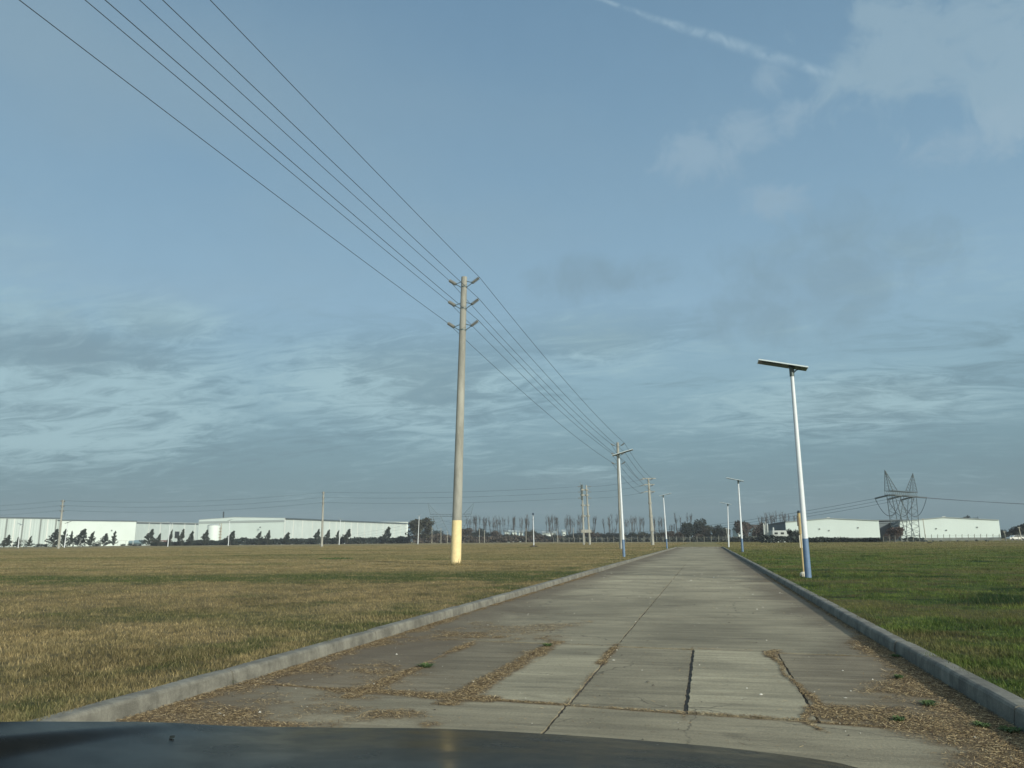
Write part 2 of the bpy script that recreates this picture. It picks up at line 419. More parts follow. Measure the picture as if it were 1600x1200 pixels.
# road --------------------------------------------------------------
def vnoise(x, y, s, seed):
    """cheap smooth value noise, matching nothing but its own seed"""
    r = np.random.default_rng(seed).random((64, 64)); xs, ys_ = x / s, y / s
    xi, yi = np.floor(xs).astype(int), np.floor(ys_).astype(int); fx, fy = xs - xi, ys_ - yi
    fx = fx * fx * (3 - 2 * fx); fy = fy * fy * (3 - 2 * fy)
    g_ = lambda a, b: r[a % 64, b % 64]
    return (g_(xi, yi) * (1 - fx) + g_(xi + 1, yi) * fx) * (1 - fy) + (g_(xi, yi + 1) * (1 - fx) + g_(xi + 1, yi + 1) * fx) * fy
def litter_w(X, Y, Y0):
    N = len(X)
    pn = vnoise(X, Y, 0.55, 31) * .6 + vnoise(X, Y, 0.16, 32) * .4
    big = vnoise(X, Y, 1.6, 33)
    def g_(d, s): return np.exp(-(d / s) ** 2)
    w_ = np.zeros(N)
    dl = X - XL; dr = XR - X
    near = np.clip((14 - Y0) / 6, 0, 1)
    # left kerb: wide drift near the camera, thin further away
    w_ = np.maximum(w_, np.clip(1.15 - dl / (0.28 + 0.75 * np.clip((15 - Y0) / 8, 0, 1) * (0.3 + big)), 0, 1) * (0.25 + pn) )
    w_ = np.maximum(w_, np.clip(1.2 - dr / (0.13 + 1.05 * np.clip((15.5 - Y0) / 7, 0, 1) * (0.35 + big)), 0, 1) * (0.3 + pn))
    inrow = (Y0 > 6.6) & (Y0 < 11.0)
    # drifts in the panel row
    w_ = np.maximum(w_, inrow * g_(X + 3.26, 0.13) * (0.25 + pn))
    w_ = np.maximum(w_, inrow * g_(X + 2.24 - 0.04 * (Y0 - 8), 0.17) * (0.35 + pn))
    w_ = np.maximum(w_, inrow * g_(X + 1.27, 0.075) * np.clip(pn * 1.3 + 0.1, 0, 1) * np.where(Y0 > 9.2, 1.2, .6))
    w_ = np.maximum(w_, inrow * g_(X + 0.27, 0.035) * 0.5 * (.3 + pn))
    w_ = np.maximum(w_, inrow * g_(X - 0.74 - .22 * (vnoise(Y0, Y0 * 0, .7, 41) - .4), 0.03 + .09 * vnoise(Y0, Y0 * 0, .5, 42) ** 2) * (pn + .15) * 1.25)
    w_ = np.maximum(w_, g_(Y0 - 6.95, 0.055) * 0.75 * (0.5 + pn)); w_ = np.maximum(w_, g_(Y0 - 6.95, 0.20) * (X < -1.9) * pn * 1.3)
    w_ = np.maximum(w_, g_(Y0 - 10.76, 0.045) * 0.55 * (0.4 + pn)); w_ = np.maximum(w_, g_(Y0 - 11.1, 0.35) * (X < -2.2) * pn * 1.0)
    w_ = np.maximum(w_, (X < -2.0) * (Y0 > 4) * (Y0 < 14) * np.clip(big * 0.45 + pn * 0.40 - 0.06, 0, 0.47))
    # patches
    for cx, cy, sx, sy, a in ((0.95, 7.35, .28, .38, 1.2), (-2.7, 6.2, .8, .35, .9), (-3.8, 5.6, .9, .5, 1.0), (-3.7, 8.4, .8, 1.0, .75), (-3.9, 11.6, 1.0, 1.0, .7), (1.5, 7.3, .6, .6, 1.0), (.55, 8.6, .22, .2, .6), (-2.2, 5.9, .15, .2, 1.0),(-4.0,6.6,.6,.6,.9)):
        w_ = np.maximum(w_, a * np.exp(-((X - cx) / sx) ** 2 - ((Y0 - cy) / sy) ** 2) * (0.2 + pn * 1.1))
    return w_
def road_material():
    mt = bpy.data.materials.new('road_concrete'); mt.use_nodes = True; t = NT(mt.node_tree); b = t.n['Principled BSDF']
    pos = t.new('ShaderNodeNewGeometry').outputs['Position']
    a = t.new('ShaderNodeAttribute'); a.attribute_name = 'tone'; tone = a.outputs['Fac']
    a2 = t.new('ShaderNodeAttribute'); a2.attribute_name = 'warm'; warm = a2.outputs['Fac']
    s = t.new('ShaderNodeSeparateXYZ'); t.put(s.inputs[0], pos); X, Y = s.outputs[0], s.outputs[1]
    col = t.mix(warm, lin((143, 138, 116)), lin((134, 119, 97)))
    streak = t.noise(t.mapping(pos, scale=(0.25, 2.6, 1), rot=(0, 0, radians(7))), 2.4, 7, 0.62, 0.2)
    broom = t.noise(t.mapping(pos, scale=(0.6, 22, 1), rot=(0, 0, radians(7))), 3.0, 3, 0.6)
    blot = t.noise(pos, 0.45, 6, 0.62, 0.5)
    fine = t.noise(pos, 45, 5, 0.7)
    k = t.math('MULTIPLY', tone, t.smooth(streak, 0.25, 0.75, 0.74, 1.20))
    k = t.math('MULTIPLY', k, t.smooth(broom, 0.2, 0.8, 0.92, 1.07))
    k = t.math('MULTIPLY', k, t.smooth(blot, 0.3, 0.72, 0.74, 1.18))
    k = t.math('MULTIPLY', k, t.smooth(fine, 0.25, 0.75, 0.80, 1.16))
    col = t.vmath('SCALE', col, k)
    # dark and reddish stains by the kerbs
    el = t.smooth(t.math('ADD', X, t.math('MULTIPLY', blot, 2.4)), -1.5, -3.3)
    er = t.smooth(t.math('ADD', t.math('SUBTRACT', X, t.math('MULTIPLY', t.math('ADD', blot, t.math('MULTIPLY', streak, 0.8)), 2.2)), t.smooth(Y, 12, 24, 0.0, 0.5)), -0.9, 0.35)
    st = t.math('MULTIPLY', t.math('MAXIMUM', el, er), t.smooth(streak, 0.28, 0.62, 0.45, 1.0))
    col = t.mix(t.math('MULTIPLY', st, 0.75), col, lin((88, 77, 62)))
    stn = t.smooth(t.noise(t.mapping(pos, scale=(0.5, 1.2, 1)), 1.1, 6, 0.65, 1.0), 0.56, 0.70)
    col = t.mix(t.math('MULTIPLY', stn, 0.4), col, lin((82, 78, 66)))
    ad = t.new('ShaderNodeAttribute'); ad.attribute_name = 'dirt'
    dm = t.smooth(t.math('ADD', ad.outputs['Fac'], t.math('MULTIPLY', t.math('SUBTRACT', t.noise(pos, 14, 5, 0.7), 0.5), 0.9)), 0.12, 0.75)
    col = t.mix(t.math('MULTIPLY', dm, 0.85), col, t.mix(t.smooth(t.noise(pos, 60, 4, 0.7), 0.3, 0.7), lin((82, 70, 52)), lin((130, 114, 86))))
    # hairline cracks
    vo = t.new('ShaderNodeTexVoronoi', feature='DISTANCE_TO_EDGE'); vo.inputs['Scale'].default_value = 0.42
    wv = t.vmath('ADD', pos, t.vmath('SCALE', t.noise(pos, 2.0, 4, out=1), 0.5)); t.put(vo.inputs['Vector'], wv)
    cr = t.math('MULTIPLY', t.smooth(vo.outputs['Distance'], 0.006, 0.001), t.smooth(blot, 0.47, 0.56))
    col = t.mix(t.math('MULTIPLY', cr, 0.55), col, lin((50, 46, 40)))
    # grains of dirt and pale specks
    col = t.mix(t.math('MULTIPLY', t.smooth(t.noise(pos, 130, 2, 0.5), 0.70, 0.78), 0.5), col, lin((170, 168, 150)))
    t.put(b.inputs['Base Color'], col); b.inputs['Roughness'].default_value = 0.88; b.inputs['Specular IOR Level'].default_value = 0.3
    bn = t.new('ShaderNodeBump'); bn.inputs['Strength'].default_value = 0.5; bn.inputs['Distance'].default_value = 0.012
    t.put(bn.inputs['Height'], t.math('ADD', fine, t.math('ADD', broom, t.math('MULTIPLY', streak, 2)))); t.l.new(bn.outputs[0], b.inputs['Normal'])
    return mt
M['road'] = road_material()
M['gap'] = mat('joint_dirt', (0.085, 0.075, 0.058), 0.95, noise=0.4, nscale=8)
rv, rf, rt, rw = [], [], [], []
def slab(x0, x1, y0, y1, tone, warm=0.0, z=0.0, g=0.005, gy=0.006):
    """a concrete slab with slightly ragged edges and a chamfer"""
    cell = 0.07 if 4 < y1 < 12 else (0.16 if 0 < y0 < 24 else 0.5)
    nx, ny = max(1, int((x1 - x0) / cell)), max(1, int((y1 - y0) / cell))
    if y0 > 40: nx = ny = 1
    k0 = len(rv)
    jag = 0.008 if y0 < 40 else 0
    for j in range(ny + 1):
        for i in range(nx + 1):
            x = x0 + g + (x1 - x0 - 2 * g) * i / nx; y = y0 + gy + (y1 - y0 - 2 * gy) * j / ny
            ex = random.uniform(0, jag) * 2 if i in (0, nx) else 0; ey = random.uniform(0, jag) * 2 if j in (0, ny) else 0
            x += ex if i == 0 else -ex; y += ey if j == 0 else -ey
            rv.append((x, yskew(x, y), z)); rt.append(tone); rw.append(warm)
    for j in range(ny):
        for i in range(nx):
            a = k0 + j * (nx + 1) + i; rf.append((a, a + 1, a + nx + 2, a + nx + 1))
    # sides
    per = [k0 + i for i in range(nx + 1)] + [k0 + j * (nx + 1) + nx for j in range(1, ny + 1)] + \
          [k0 + ny * (nx + 1) + i for i in range(nx - 1, -1, -1)] + [k0 + j * (nx + 1) for j in range(ny - 1, 0, -1)]
    k1 = len(rv)
    for q in per:
        x, y, zz = rv[q]; rv.append((x, y, zz - 0.06)); rt.append(tone * 0.8); rw.append(warm)
    n = len(per)
    for i in range(n):
        a, b_ = per[i], per[(i + 1) % n]; rf.append((a, k1 + i, k1 + (i + 1) % n, b_))
rows = [-30, -24, -18, -12, -6.5, -1.5, 2.8, 6.95]
for a, b_ in zip(rows[:-1], rows[1:]):
    for x0, x1 in ((XL, -1.26), (-1.26, XR)): slab(x0, x1, a, b_, random.uniform(0.93, 1.0), 0.1, g=0.006, gy=0.008)
strips = [(XL, -3.29, 0.78, 0.45, 0.0), (-3.29, -2.22, 0.80, 0.3, -0.004), (-2.22, -1.25, 1.10, 0.0, 0.003), (-1.25, -0.262, 0.90, 0.1, -0.006), (-0.25, 0.76, 1.20, 0.0, 0.006), (0.76, XR, 0.88, 0.3, -0.002)]
for x0, x1, tn, wm, z in strips: slab(x0, x1, 6.97, 10.75, tn, wm, z, g=0.005, gy=0.009)
ys = [10.77, 15.0, 19.2, 23.3, 27.3, 31.3, 35.5]
while ys[-1] < Y_END - 6: ys.append(ys[-1] + 4.2)
ys[-1] = Y_END - 0.55
tones = {0: .94, 1: .96, 2: 1.12, 3: 1.26, 4: 1.16, 5: .98}
for i, (a, b_) in enumerate(zip(ys[:-1], ys[1:])):
    tn = tones.get(i, random.uniform(0.95, 1.12))
    for x0, x1 in ((XL, -1.26), (-1.26, XR)): slab(x0, x1, a, b_, tn * random.uniform(0.97, 1.03), 0.05, gy=0.003, g=0.004)
rme = bpy.data.meshes.new('road'); rme.from_pydata(rv, [], rf); rme.materials.append(M['road'])
rva = np.array(rv); rX, rY = rva[:, 0], rva[:, 1]; rd = np.clip((litter_w(rX, rY, rY + 0.12 * (rX + 1.26)) - 0.18) * 1.5, 0, 1); rd[(rY > 33) | (rY < 2)] = 0
for nme, arr in (('tone', rt), ('warm', rw), ('dirt', list(rd))):
    a_ = rme.attributes.new(nme, 'FLOAT', 'POINT'); a_.data.foreach_set('value', arr)
ro = bpy.data.objects.new('road', rme); COL.objects.link(ro); tag(ro, kind='structure')
rb = MB(); rb.quad((XL - .1, -31, -0.014), (XR + .1, -31, -0.014), (XR + .1, Y_END + .1, -0.014), (XL - .1, Y_END + .1, -0.014))
tag(rb.build('road_joint_bed', M['gap']), kind='structure')

# kerbs
def kerb_mat():
    mt = mat('kerb_concrete', (0.18, 0.18, 0.148), 0.9)
    t = NT(mt.node_tree); b = t.n['Principled BSDF']; pos = t.new('ShaderNodeNewGeometry').outputs['Position']
    n = t.noise(pos, 3.0, 6, 0.65, 0.3); f = t.noise(pos, 60, 4, 0.7); d = t.noise(t.mapping(pos, scale=(1, 6, 0.6)), 2.0, 5, 0.6)
    k = t.math('MULTIPLY', t.math('MULTIPLY', t.smooth(n, 0.32, 0.68, 0.62, 1.22), t.smooth(f, 0.25, 0.75, 0.86, 1.12)), t.smooth(d, 0.3, 0.6, 0.84, 1.05))
    t.put(b.inputs['Base Color'], t.vmath('SCALE', (0.18, 0.18, 0.148), k))
    bn = t.new('ShaderNodeBump'); bn.inputs['Strength'].default_value = 0.5; bn.inputs['Distance'].default_value = 0.01
    t.put(bn.inputs['Height'], t.math('ADD', f, n)); t.l.new(bn.outputs[0], b.inputs['Normal'])
    return mt
M['kerb'] = kerb_mat()
def kerb(side):
    kb = MB(); x0 = XL if side < 0 else XR
    prof = [(0.0, -0.06), (0.006, 0.05), (0.014, 0.115), (0.026, 0.135), (0.046, 0.144), (0.10, 0.147), (KW, 0.145), (KW, 0.0)]
    joints = [-30, -20, -10, -4.4, -0.6, 3.1, 6.9, 10.75, 15.0, 19.2, 27.3, 35.5, 45, 55, 65, 75, 85, 95, 105, 115, Y_END + KW]
    if side < 0: joints[6] = 7.25
    for a, b_ in zip(joints[:-1], joints[1:]):
        n = max(2, int((b_ - a) / (0.3 if b_ < 40 else 2)))
        g = 0.011 if b_ < 40 else 0.0
        k0 = len(kb.v); so_ = random.uniform(-.009, .009); sz_ = random.uniform(-.005, .005)
        for j in range(n + 1):
            y = a + g + (b_ - a - 2 * g) * j / n
            wob = so_ + (random.uniform(-.003, .003) if b_ < 40 else 0)
            rnd = 0.008 if j in (0, n) and b_ < 40 else 0
            for (u, z) in prof: kb.v.append((x0 + side * (u + wob + (rnd if u < 0.05 else 0)), y, z - (rnd * 0.8 if z > 0.1 else 0) + random.uniform(-.0015, .0015) + (sz_ if z > .1 else 0)))
        p = len(prof)
        for j in range(n):
            for i in range(p - 1):
                q = k0 + j * p + i; fc = (q, q + 1, q + p + 1, q + p); kb.f.append(fc if side < 0 else fc[::-1])
        for e in (k0, k0 + n * p): kb.f.append(tuple(e + i for i in range(p)))
    return kb.build('kerb', M['kerb'])
for sd in (-1, 1): tag(kerb(sd), kind='structure')
ke = MB(); ke.box(((XL + XR) / 2, Y_END + .02, 0.045), (XR - XL - 0.01, 0.16, 0.20)); tag(ke.build('kerb', M['kerb']), kind='structure')
ke = MB(); ke.quad(*[at(px, dp, FZ + 0.01) for px, dp in ((1566, 150), (1900, 150), (1900, 160), (1574, 160))])
tag(ke.build('path', M['kerb']), kind='structure')

# ------------------------------------------------------------------ grass blades
def blades(side, N, dmin, dmax, kpow):
    a0, a1 = radians(-40), radians(38)
    # radial distribution with density ~ d^-kpow per area
    u = rng.random(N); e = 2 - kpow
    d = (dmin ** e + u * (dmax ** e - dmin ** e)) ** (1 / e)
    th = a0 + rng.random(N) * (a1 - a0)
    X = d * (np.sin(th) * RH.x + np.cos(th) * FH.x); Y = d * (np.sin(th) * RH.y + np.cos(th) * FH.y)
    edge = 0.02 + 0.17 * vnoise(X * 0, Y, 0.35, 5) ** 3 + 0.04 * vnoise(X * 0, Y, 0.08, 6)
    if side < 0: ok = X < XL - KW - 0.0 + edge * 0.6 - 0.02
    else: ok = X > XR + KW + 0.0 - edge * 0.9 + 0.02
    ok &= rng.random(N) < 0.30 + 0.85 * vnoise(X, Y, 0.22, 13) * (0.5 + vnoise(X, Y, 0.9, 14))
    X, Y, d = X[ok], Y[ok], d[ok]; n = len(X)
    cl = vnoise(X, Y, 0.45, 3) * 0.6 + vnoise(X, Y, 1.7, 9) * 0.4
    if side < 0: h = 0.028 + 0.055 * cl * rng.random(n) + 0.02 * rng.random(n)
    else:
        h = 0.022 + 0.13 * cl ** 2.2 * (0.35 + 0.65 * rng.random(n)); h *= 1 + 0.9 * np.clip(vnoise(X, Y, 2.6, 21) - 0.62, 0, 1) * 3
    if side < 0: h *= 0.78
    wdt = (0.0020 + 0.00042 * d) * (0.7 + 0.6 * rng.random(n)) * (1.0 if side < 0 else 1.12)
    h = h * (1 + np.minimum(d, 60) * 0.004)
    az = rng.random(n) * 2 * pi; lean = (0.2 + 0.85 * rng.random(n)) * h * (1.2 if side < 0 else 1.0)
    lx, ly = np.cos(az) * lean, np.sin(az) * lean
    pa = az + pi / 2 + rng.normal(0, 0.5, n); wx, wy = np.cos(pa) * wdt * .5, np.sin(pa) * wdt * .5
    z0 = np.full(n, FZ - 0.004); rr = rng.random(n)
    def pack(sel, k):
        X_, Y_, wx_, wy_, lx_, ly_, z_, h_ = (q[sel] for q in (X, Y, wx, wy, lx, ly, z0, h)); m_ = len(X_)
        V = np.empty((m_, k, 3))
        V[:, 0] = np.stack([X_ - wx_, Y_ - wy_, z_], 1); V[:, 1] = np.stack([X_ + wx_, Y_ + wy_, z_], 1)
        V[:, -1] = np.stack([X_ + lx_, Y_ + ly_, z_ + h_], 1)
        if k == 5:
            V[:, 2] = np.stack([X_ + wx_ * .8 + lx_ * .35, Y_ + wy_ * .8 + ly_ * .35, z_ + h_ * .6], 1)
            V[:, 3] = np.stack([X_ - wx_ * .8 + lx_ * .35, Y_ - wy_ * .8 + ly_ * .35, z_ + h_ * .6], 1)
            idx = (np.arange(m_) * 5)[:, None] + np.array([0, 1, 2, 3, 3, 2, 4])[None, :]; cnt = np.tile([4, 3], m_)
        else:
            idx = (np.arange(m_) * 3)[:, None] + np.array([0, 1, 2])[None, :]; cnt = np.full(m_, 3)
        return V.reshape(-1, 3), idx.ravel(), cnt, np.repeat(rr[sel], k)
    near_ = d < 14
    V1, I1, C1, R1 = pack(near_, 5); V2, I2, C2, R2 = pack(~near_, 3)
    return np.concatenate([V1, V2]), np.concatenate([I1, I2 + len(V1)]), np.concatenate([C1, C2]), np.concatenate([R1, R2])
for side, N, nm in ((-1, 1700000, 'dry_grass'), (1, 1700000, 'green_grass')):
    V, I, C_, R_ = blades(side, N, 3.4, 270, 1.72)
    tag(np_mesh(nm, V, I, C_, M['blade'], {'rnd': R_}), kind='stuff')

# ------------------------------------------------------------------ straw litter on the road
def litter_mat(name, base):
    mt = bpy.data.materials.new(name); mt.use_nodes = True; t = NT(mt.node_tree); b = t.n['Principled BSDF']
    a = t.new('ShaderNodeAttribute'); a.attribute_name = 'rnd'
    col = t.ramp(a.outputs['Fac'], base); t.put(b.inputs['Base Color'], col); b.inputs['Roughness'].default_value = 0.9
    return mt
M['straw'] = litter_mat('dry_straw', [(0, lin((72, 56, 40))), (0.3, lin((112, 96, 68))), (0.7, lin((164, 144, 102))), (1, lin((206, 188, 146)))])
def straw():
    N = 2200000
    X = XL + rng.random(N) * (XR - XL); Y0 = 3.0 + 30 * rng.random(N) ** 1.7
    Y = Y0 - 0.12 * (X + 1.26)
    w_ = litter_w(X, Y, Y0)
    w_ = np.clip((w_ - 0.40) * 2.2, 0, 1) + 0.004
    ok = rng.random(N) < w_
    X, Y, Y0 = X[ok], Y[ok], Y0[ok]; n = len(X)
    sc_ = 1 + 0.05 * Y0
    ln = (0.005 + 0.034 * rng.random(n) ** 3) * sc_; wd_ = (0.0006 + 0.0011 * rng.random(n)) * sc_
    az = rng.random(n) * 2 * pi; tilt = rng.normal(0, 0.16, n)
    z = 0.004 + 0.009 * rng.random(n) ** 2
    dx, dy, dzz = np.cos(az) * ln * .5, np.sin(az) * ln * .5, np.sin(tilt) * ln * .5
    wx, wy = -np.sin(az) * wd_, np.cos(az) * wd_
    z = np.maximum(z, np.abs(dzz) + 0.003)
    z = z + np.where((X > -0.25) & (X < 0.76) & (Y0 > 6.9) & (Y0 < 10.8), 0.01, 0)
    V = np.empty((n, 4, 3))
    V[:, 0] = np.stack([X - dx - wx, Y - dy - wy, z - dzz], 1); V[:, 1] = np.stack([X + dx - wx, Y + dy - wy, z + dzz], 1)
    V[:, 2] = np.stack([X + dx + wx, Y + dy + wy, z + dzz + .001], 1); V[:, 3] = np.stack([X - dx + wx, Y - dy + wy, z - dzz + .001], 1)
    idx = np.arange(n * 4); cnt = np.full(n, 4)
    o = np_mesh('straw_litter', V.reshape(-1, 3), idx, cnt, M['straw'], {'rnd': np.repeat(np.clip(rng.normal(.42, .30, n), 0, 1), 4)})
    tag(o, 'dry straw and leaf litter drifted along the kerbs and road joints', kind='stuff')
straw()
# pebbles and pale specks
M['pebble'] = litter_mat('pale_pebbles', [(0, lin((60, 56, 48))), (0.45, lin((120, 116, 100))), (1, lin((214, 212, 196)))])
def pebbles():
    n = 520; X = XL + .2 + rng.random(n) * (XR - XL - .4); Y = 5.2 + 32 * rng.random(n) ** 1.8
    r = (0.004 + 0.009 * rng.random(n) ** 3) * (1 + 0.05 * Y)
    base = np.array([(1, 0, 0), (.3, .9, 0), (-.8, .5, 0), (-.7, -.7, 0), (.4, -.9, 0), (.1, 0, .7)])
    V = base[None] * r[:, None, None] * (0.6 + .8 * rng.random((n, 1, 3))); V[:, :, 0] += X[:, None]; V[:, :, 1] += Y[:, None]; V[:, :, 2] += 0.003
    fi = np.array([0, 1, 5, 1, 2, 5, 2, 3, 5, 3, 4, 5, 4, 0, 5]); I = (np.arange(n) * 6)[:, None] + fi[None]
    tag(np_mesh('pebbles', V.reshape(-1, 3), I.ravel(), np.full(n * 5, 3), M['pebble'], {'rnd': np.repeat(rng.random(n) , 6)}), kind='stuff')
pebbles()
# weed tufts growing in joints
def weed(x, y, r, h, n, label, z=0.0, name='weed_tuft', mt=None):
    mb = MB()
    for _ in range(n):
        a = random.uniform(0, 2 * pi); q = r * sqrt(random.random()) * .6; bx_, by_ = x + cos(a) * q, y + sin(a) * q
        l = h * random.uniform(.4, 1); o = r * random.uniform(.2, 1); wv = 0.004 + random.random() * .004
        tx, ty = bx_ + cos(a) * o, by_ + sin(a) * o; px_, py_ = -sin(a) * wv, cos(a) * wv
        mb.quad((bx_ - px_, by_ - py_, z), (bx_ + px_, by_ + py_, z), ((bx_ + tx) / 2 + px_, (by_ + ty) / 2 + py_, z + l * .8), ((bx_ + tx) / 2 - px_, (by_ + ty) / 2 - py_, z + l * .8))
        mb.quad(((bx_ + tx) / 2 - px_, (by_ + ty) / 2 - py_, z + l * .8), ((bx_ + tx) / 2 + px_, (by_ + ty) / 2 + py_, z + l * .8), (tx, ty, z + l * .7))
    o = mb.build(name, mt or M['weed'], org=(x, y, z)); return tag(o, label, 'weed', 'green weed tufts in the road joints')
M['tanweed'] = mat('dry_weeds', lin((120, 112, 76)), 0.9, noise=0.4, nscale=30)
M['weed'] = mat('weed_green', lin((70, 92, 50)), 0.9, noise=0.3, nscale=30)
for px, py, r, lb in ((1451, 1102, .07, 'green weed clump in the middle of the straw by the right kerb'), (1405, 1127, .05, 'small weed clump at the front joint left of the right kerb'),
                      (1534, 1136, .06, 'flat weed patch in the straw nearest the right kerb joint'), (1405, 1060, .05, 'weed sprig in the straw halfway along the right kerb'),
                      (1580, 1144, .08, 'weed growing at the foot of the nearest right kerb joint'), (1400, 1027, .06, 'weed growing at the second joint of the right kerb')):
    d = ray(px, py); k = -CAM_H / d.z
    weed(d.x * k, d.y * k, r, 0.045, 70, lb)
for px, py, r, lb in ((352, 1068, .12, 'weed growing below the joint of the left kerb'), (665, 1042, .10, 'green sprig in the left joint of the panel row'), (855, 1010, .07, 'weed at the far end of the second panel joint')):
    d = ray(px, py); k = -CAM_H / d.z
    weed(d.x * k, d.y * k, r, 0.05, 80, lb)
# leaning grass tufts at the yellow pole
# ------------------------------------------------------------------ utility line along the road
def bumps(p0, p1, r, n=7):
    """points and radii of a ribbed insulator"""
    p0, p1 = Vector(p0), Vector(p1); P, Rr = [], []
    for i in range(n):
        for f, q in ((0.0, .55), (.25, 1.0), (.6, 1.0), (.8, .55)):
            P.append(p0.lerp(p1, (i + f) / n)); Rr.append(r * q)
    return P, Rr
def bracket(root, axis_pt, rpole, side_vec, z, tip_off, tip_z, k=1.0):
    """V bracket and a ribbed post insulator; returns the wire point"""
    a = Vector((axis_pt.x, axis_pt.y, z)); s = side_vec
    j = a + s * (rpole + 0.34 * k) + Vector((0, 0, -0.10 * k))
    br_ = MB()
    br_.tube([a + s * rpole * .9 + Vector((0, 0, 0.02)), j], 0.022 * k, 6); br_.tube([a + s * rpole * .9 + Vector((0, 0, -0.34 * k)), j], 0.022 * k, 6)
    br_.box(j, (0.10 * k, 0.10 * k, 0.10 * k)); bo = br_.build('bracket', M['steel'], root)
    tip = Vector((axis_pt.x, axis_pt.y, tip_z)) + s * tip_off
    im = MB(); P, Rr = bumps(j, j.lerp(tip, 0.93), 0.098 * k); im.tube(P, Rr, 10); im.tube([j.lerp(tip, .92), tip], 0.028 * k, 6)
    im.build('insulator', M['ins'], bo, smooth=False)
    return tip
def utility_pole(base, top, r0, r1, label, group, side_vec, levels, tip_off=0.92, paint=None, k=1.0, rise=0.18, strap=True):
    root = thing('utility_pole', base, label, 'utility pole', group)
    base, top = Vector(base), Vector(top)
    sh = MB(); n = 24 if paint else 12
    z0 = (paint / (top.z - base.z)) if paint else 0
    pts = [base.lerp(top, z0 + (1 - z0) * i / 8) for i in range(9)]; rr_ = [r0 + (r1 - r0) * (z0 + (1 - z0) * i / 8) for i in range(9)]
    sh.tube(pts, rr_, n); sh_o = sh.build('shaft', M['pole'], root, smooth=True)
    try: sh_o.data.set_sharp_from_angle(angle=radians(40))
    except Exception: pass
    if paint:
        pb = MB()
        pb.tube([base - Vector((0, 0, .1)), base, base.lerp(top, z0 / 2), base.lerp(top, z0)], [r0 + .006, r0 + .006, r0 + (r1 - r0) * z0 / 2 + .006, r0 + (r1 - r0) * z0 + .006], n)
        o = pb.build('painted_base', M['yellow'], root, smooth=True); o['label'] = 'yellow painted base'
        try: o.data.set_sharp_from_angle(angle=radians(40))
        except Exception: pass
    tips = []
    for z in levels:
        f = (z - base.z) / (top.z - base.z); c_ = base.lerp(top, f); rp = r0 + (r1 - r0) * f
        for sg in (-1, 1):
            tips.append(bracket(root, c_, rp, side_vec * sg, z - rise, tip_off, z, k))
        if strap:
            bm_ = MB(); bm_.tube([c_ + Vector((0, 0, -.55 * k)), c_ + Vector((0, 0, -.48 * k))], rp + .012, 14); bm_.build('strap', M['steel'], root)
    return root, tips
G_LINE = 'concrete power poles of the line beside the road'
XV = Vector((1, 0, 0))
mtop = atY(725.3, 433, 40.05)
main, tipsA = utility_pole((-13.09, 40.05, FZ), mtop, 0.275, 0.165, 'tall near concrete power pole with a yellow painted base', G_LINE, XV, [16.10, 14.83, 13.56], 0.92, paint=2.35)
prev, tipsP = utility_pole((-14.4, -28, FZ), (-14.2, -28, 16.6), 0.275, 0.165, 'concrete power pole behind the camera', G_LINE, XV, [16.5, 15.25, 14.0], 0.92, paint=2.35)
b2 = at(970.5, 105); t2 = up(965, 691.5, 105 + 1.0); 
p2, tips2 = utility_pole(b2, (t2.x, t2.y, t2.z), 0.27, 0.17, 'concrete power pole partly behind the street lamp on the left verge', G_LINE, XV, [t2.z - .12, t2.z - 1.4, t2.z - 2.7], 0.95)

def stacked_pole(base, h, label, r0=.30, twin=None):
    pass
# single pole with collars and long crossarms (far end of the line)
def collar_shaft(mb_s, mb_c, base, top, r0, r1, collars, n=12):
    base, top = Vector(base), Vector(top)
    mb_s.tube([base, top], [r0, r1], n)
    for f, grow in collars:
        c_ = base.lerp(top, f); r = (r0 + (r1 - r0) * f) * grow
        mb_c.tube([c_ - Vector((0, 0, .28)), c_ - Vector((0, 0, .22)), c_ + Vector((0, 0, .22)), c_ + Vector((0, 0, .3))], [r * .9, r, r, r * .85], n)
D3 = 168.0
b3 = at(1019.5, D3); t3 = up(1013, 748, D3)
p3 = thing('utility_pole', b3, 'far concrete power pole with three long crossarms and collars', 'utility pole', G_LINE)
s_, c_ = MB(), MB()
bb, tt = Vector(b3), Vector(t3)
def seg(f): return bb.lerp(tt, f)
s_.tube([seg(0), seg(.215)], [.36, .33], 14); s_.tube([seg(.215), seg(.43)], [.46, .30], 14); s_.tube([seg(.43), seg(.63)], [.36, .26], 14); s_.tube([seg(.63), seg(1)], [.30, .19], 14)
s_.build('shaft', M['pole'], p3, smooth=False)
for f, r in ((.215, .50), (.43, .42), (.63, .40)):
    cm_ = MB(); cm_.tube([seg(f) - Vector((0, 0, .2)), seg(f) + Vector((0, 0, .15))], [r, r], 14); cm_.build('collar', M['pole'], p3)
tips3 = []
armv = RH
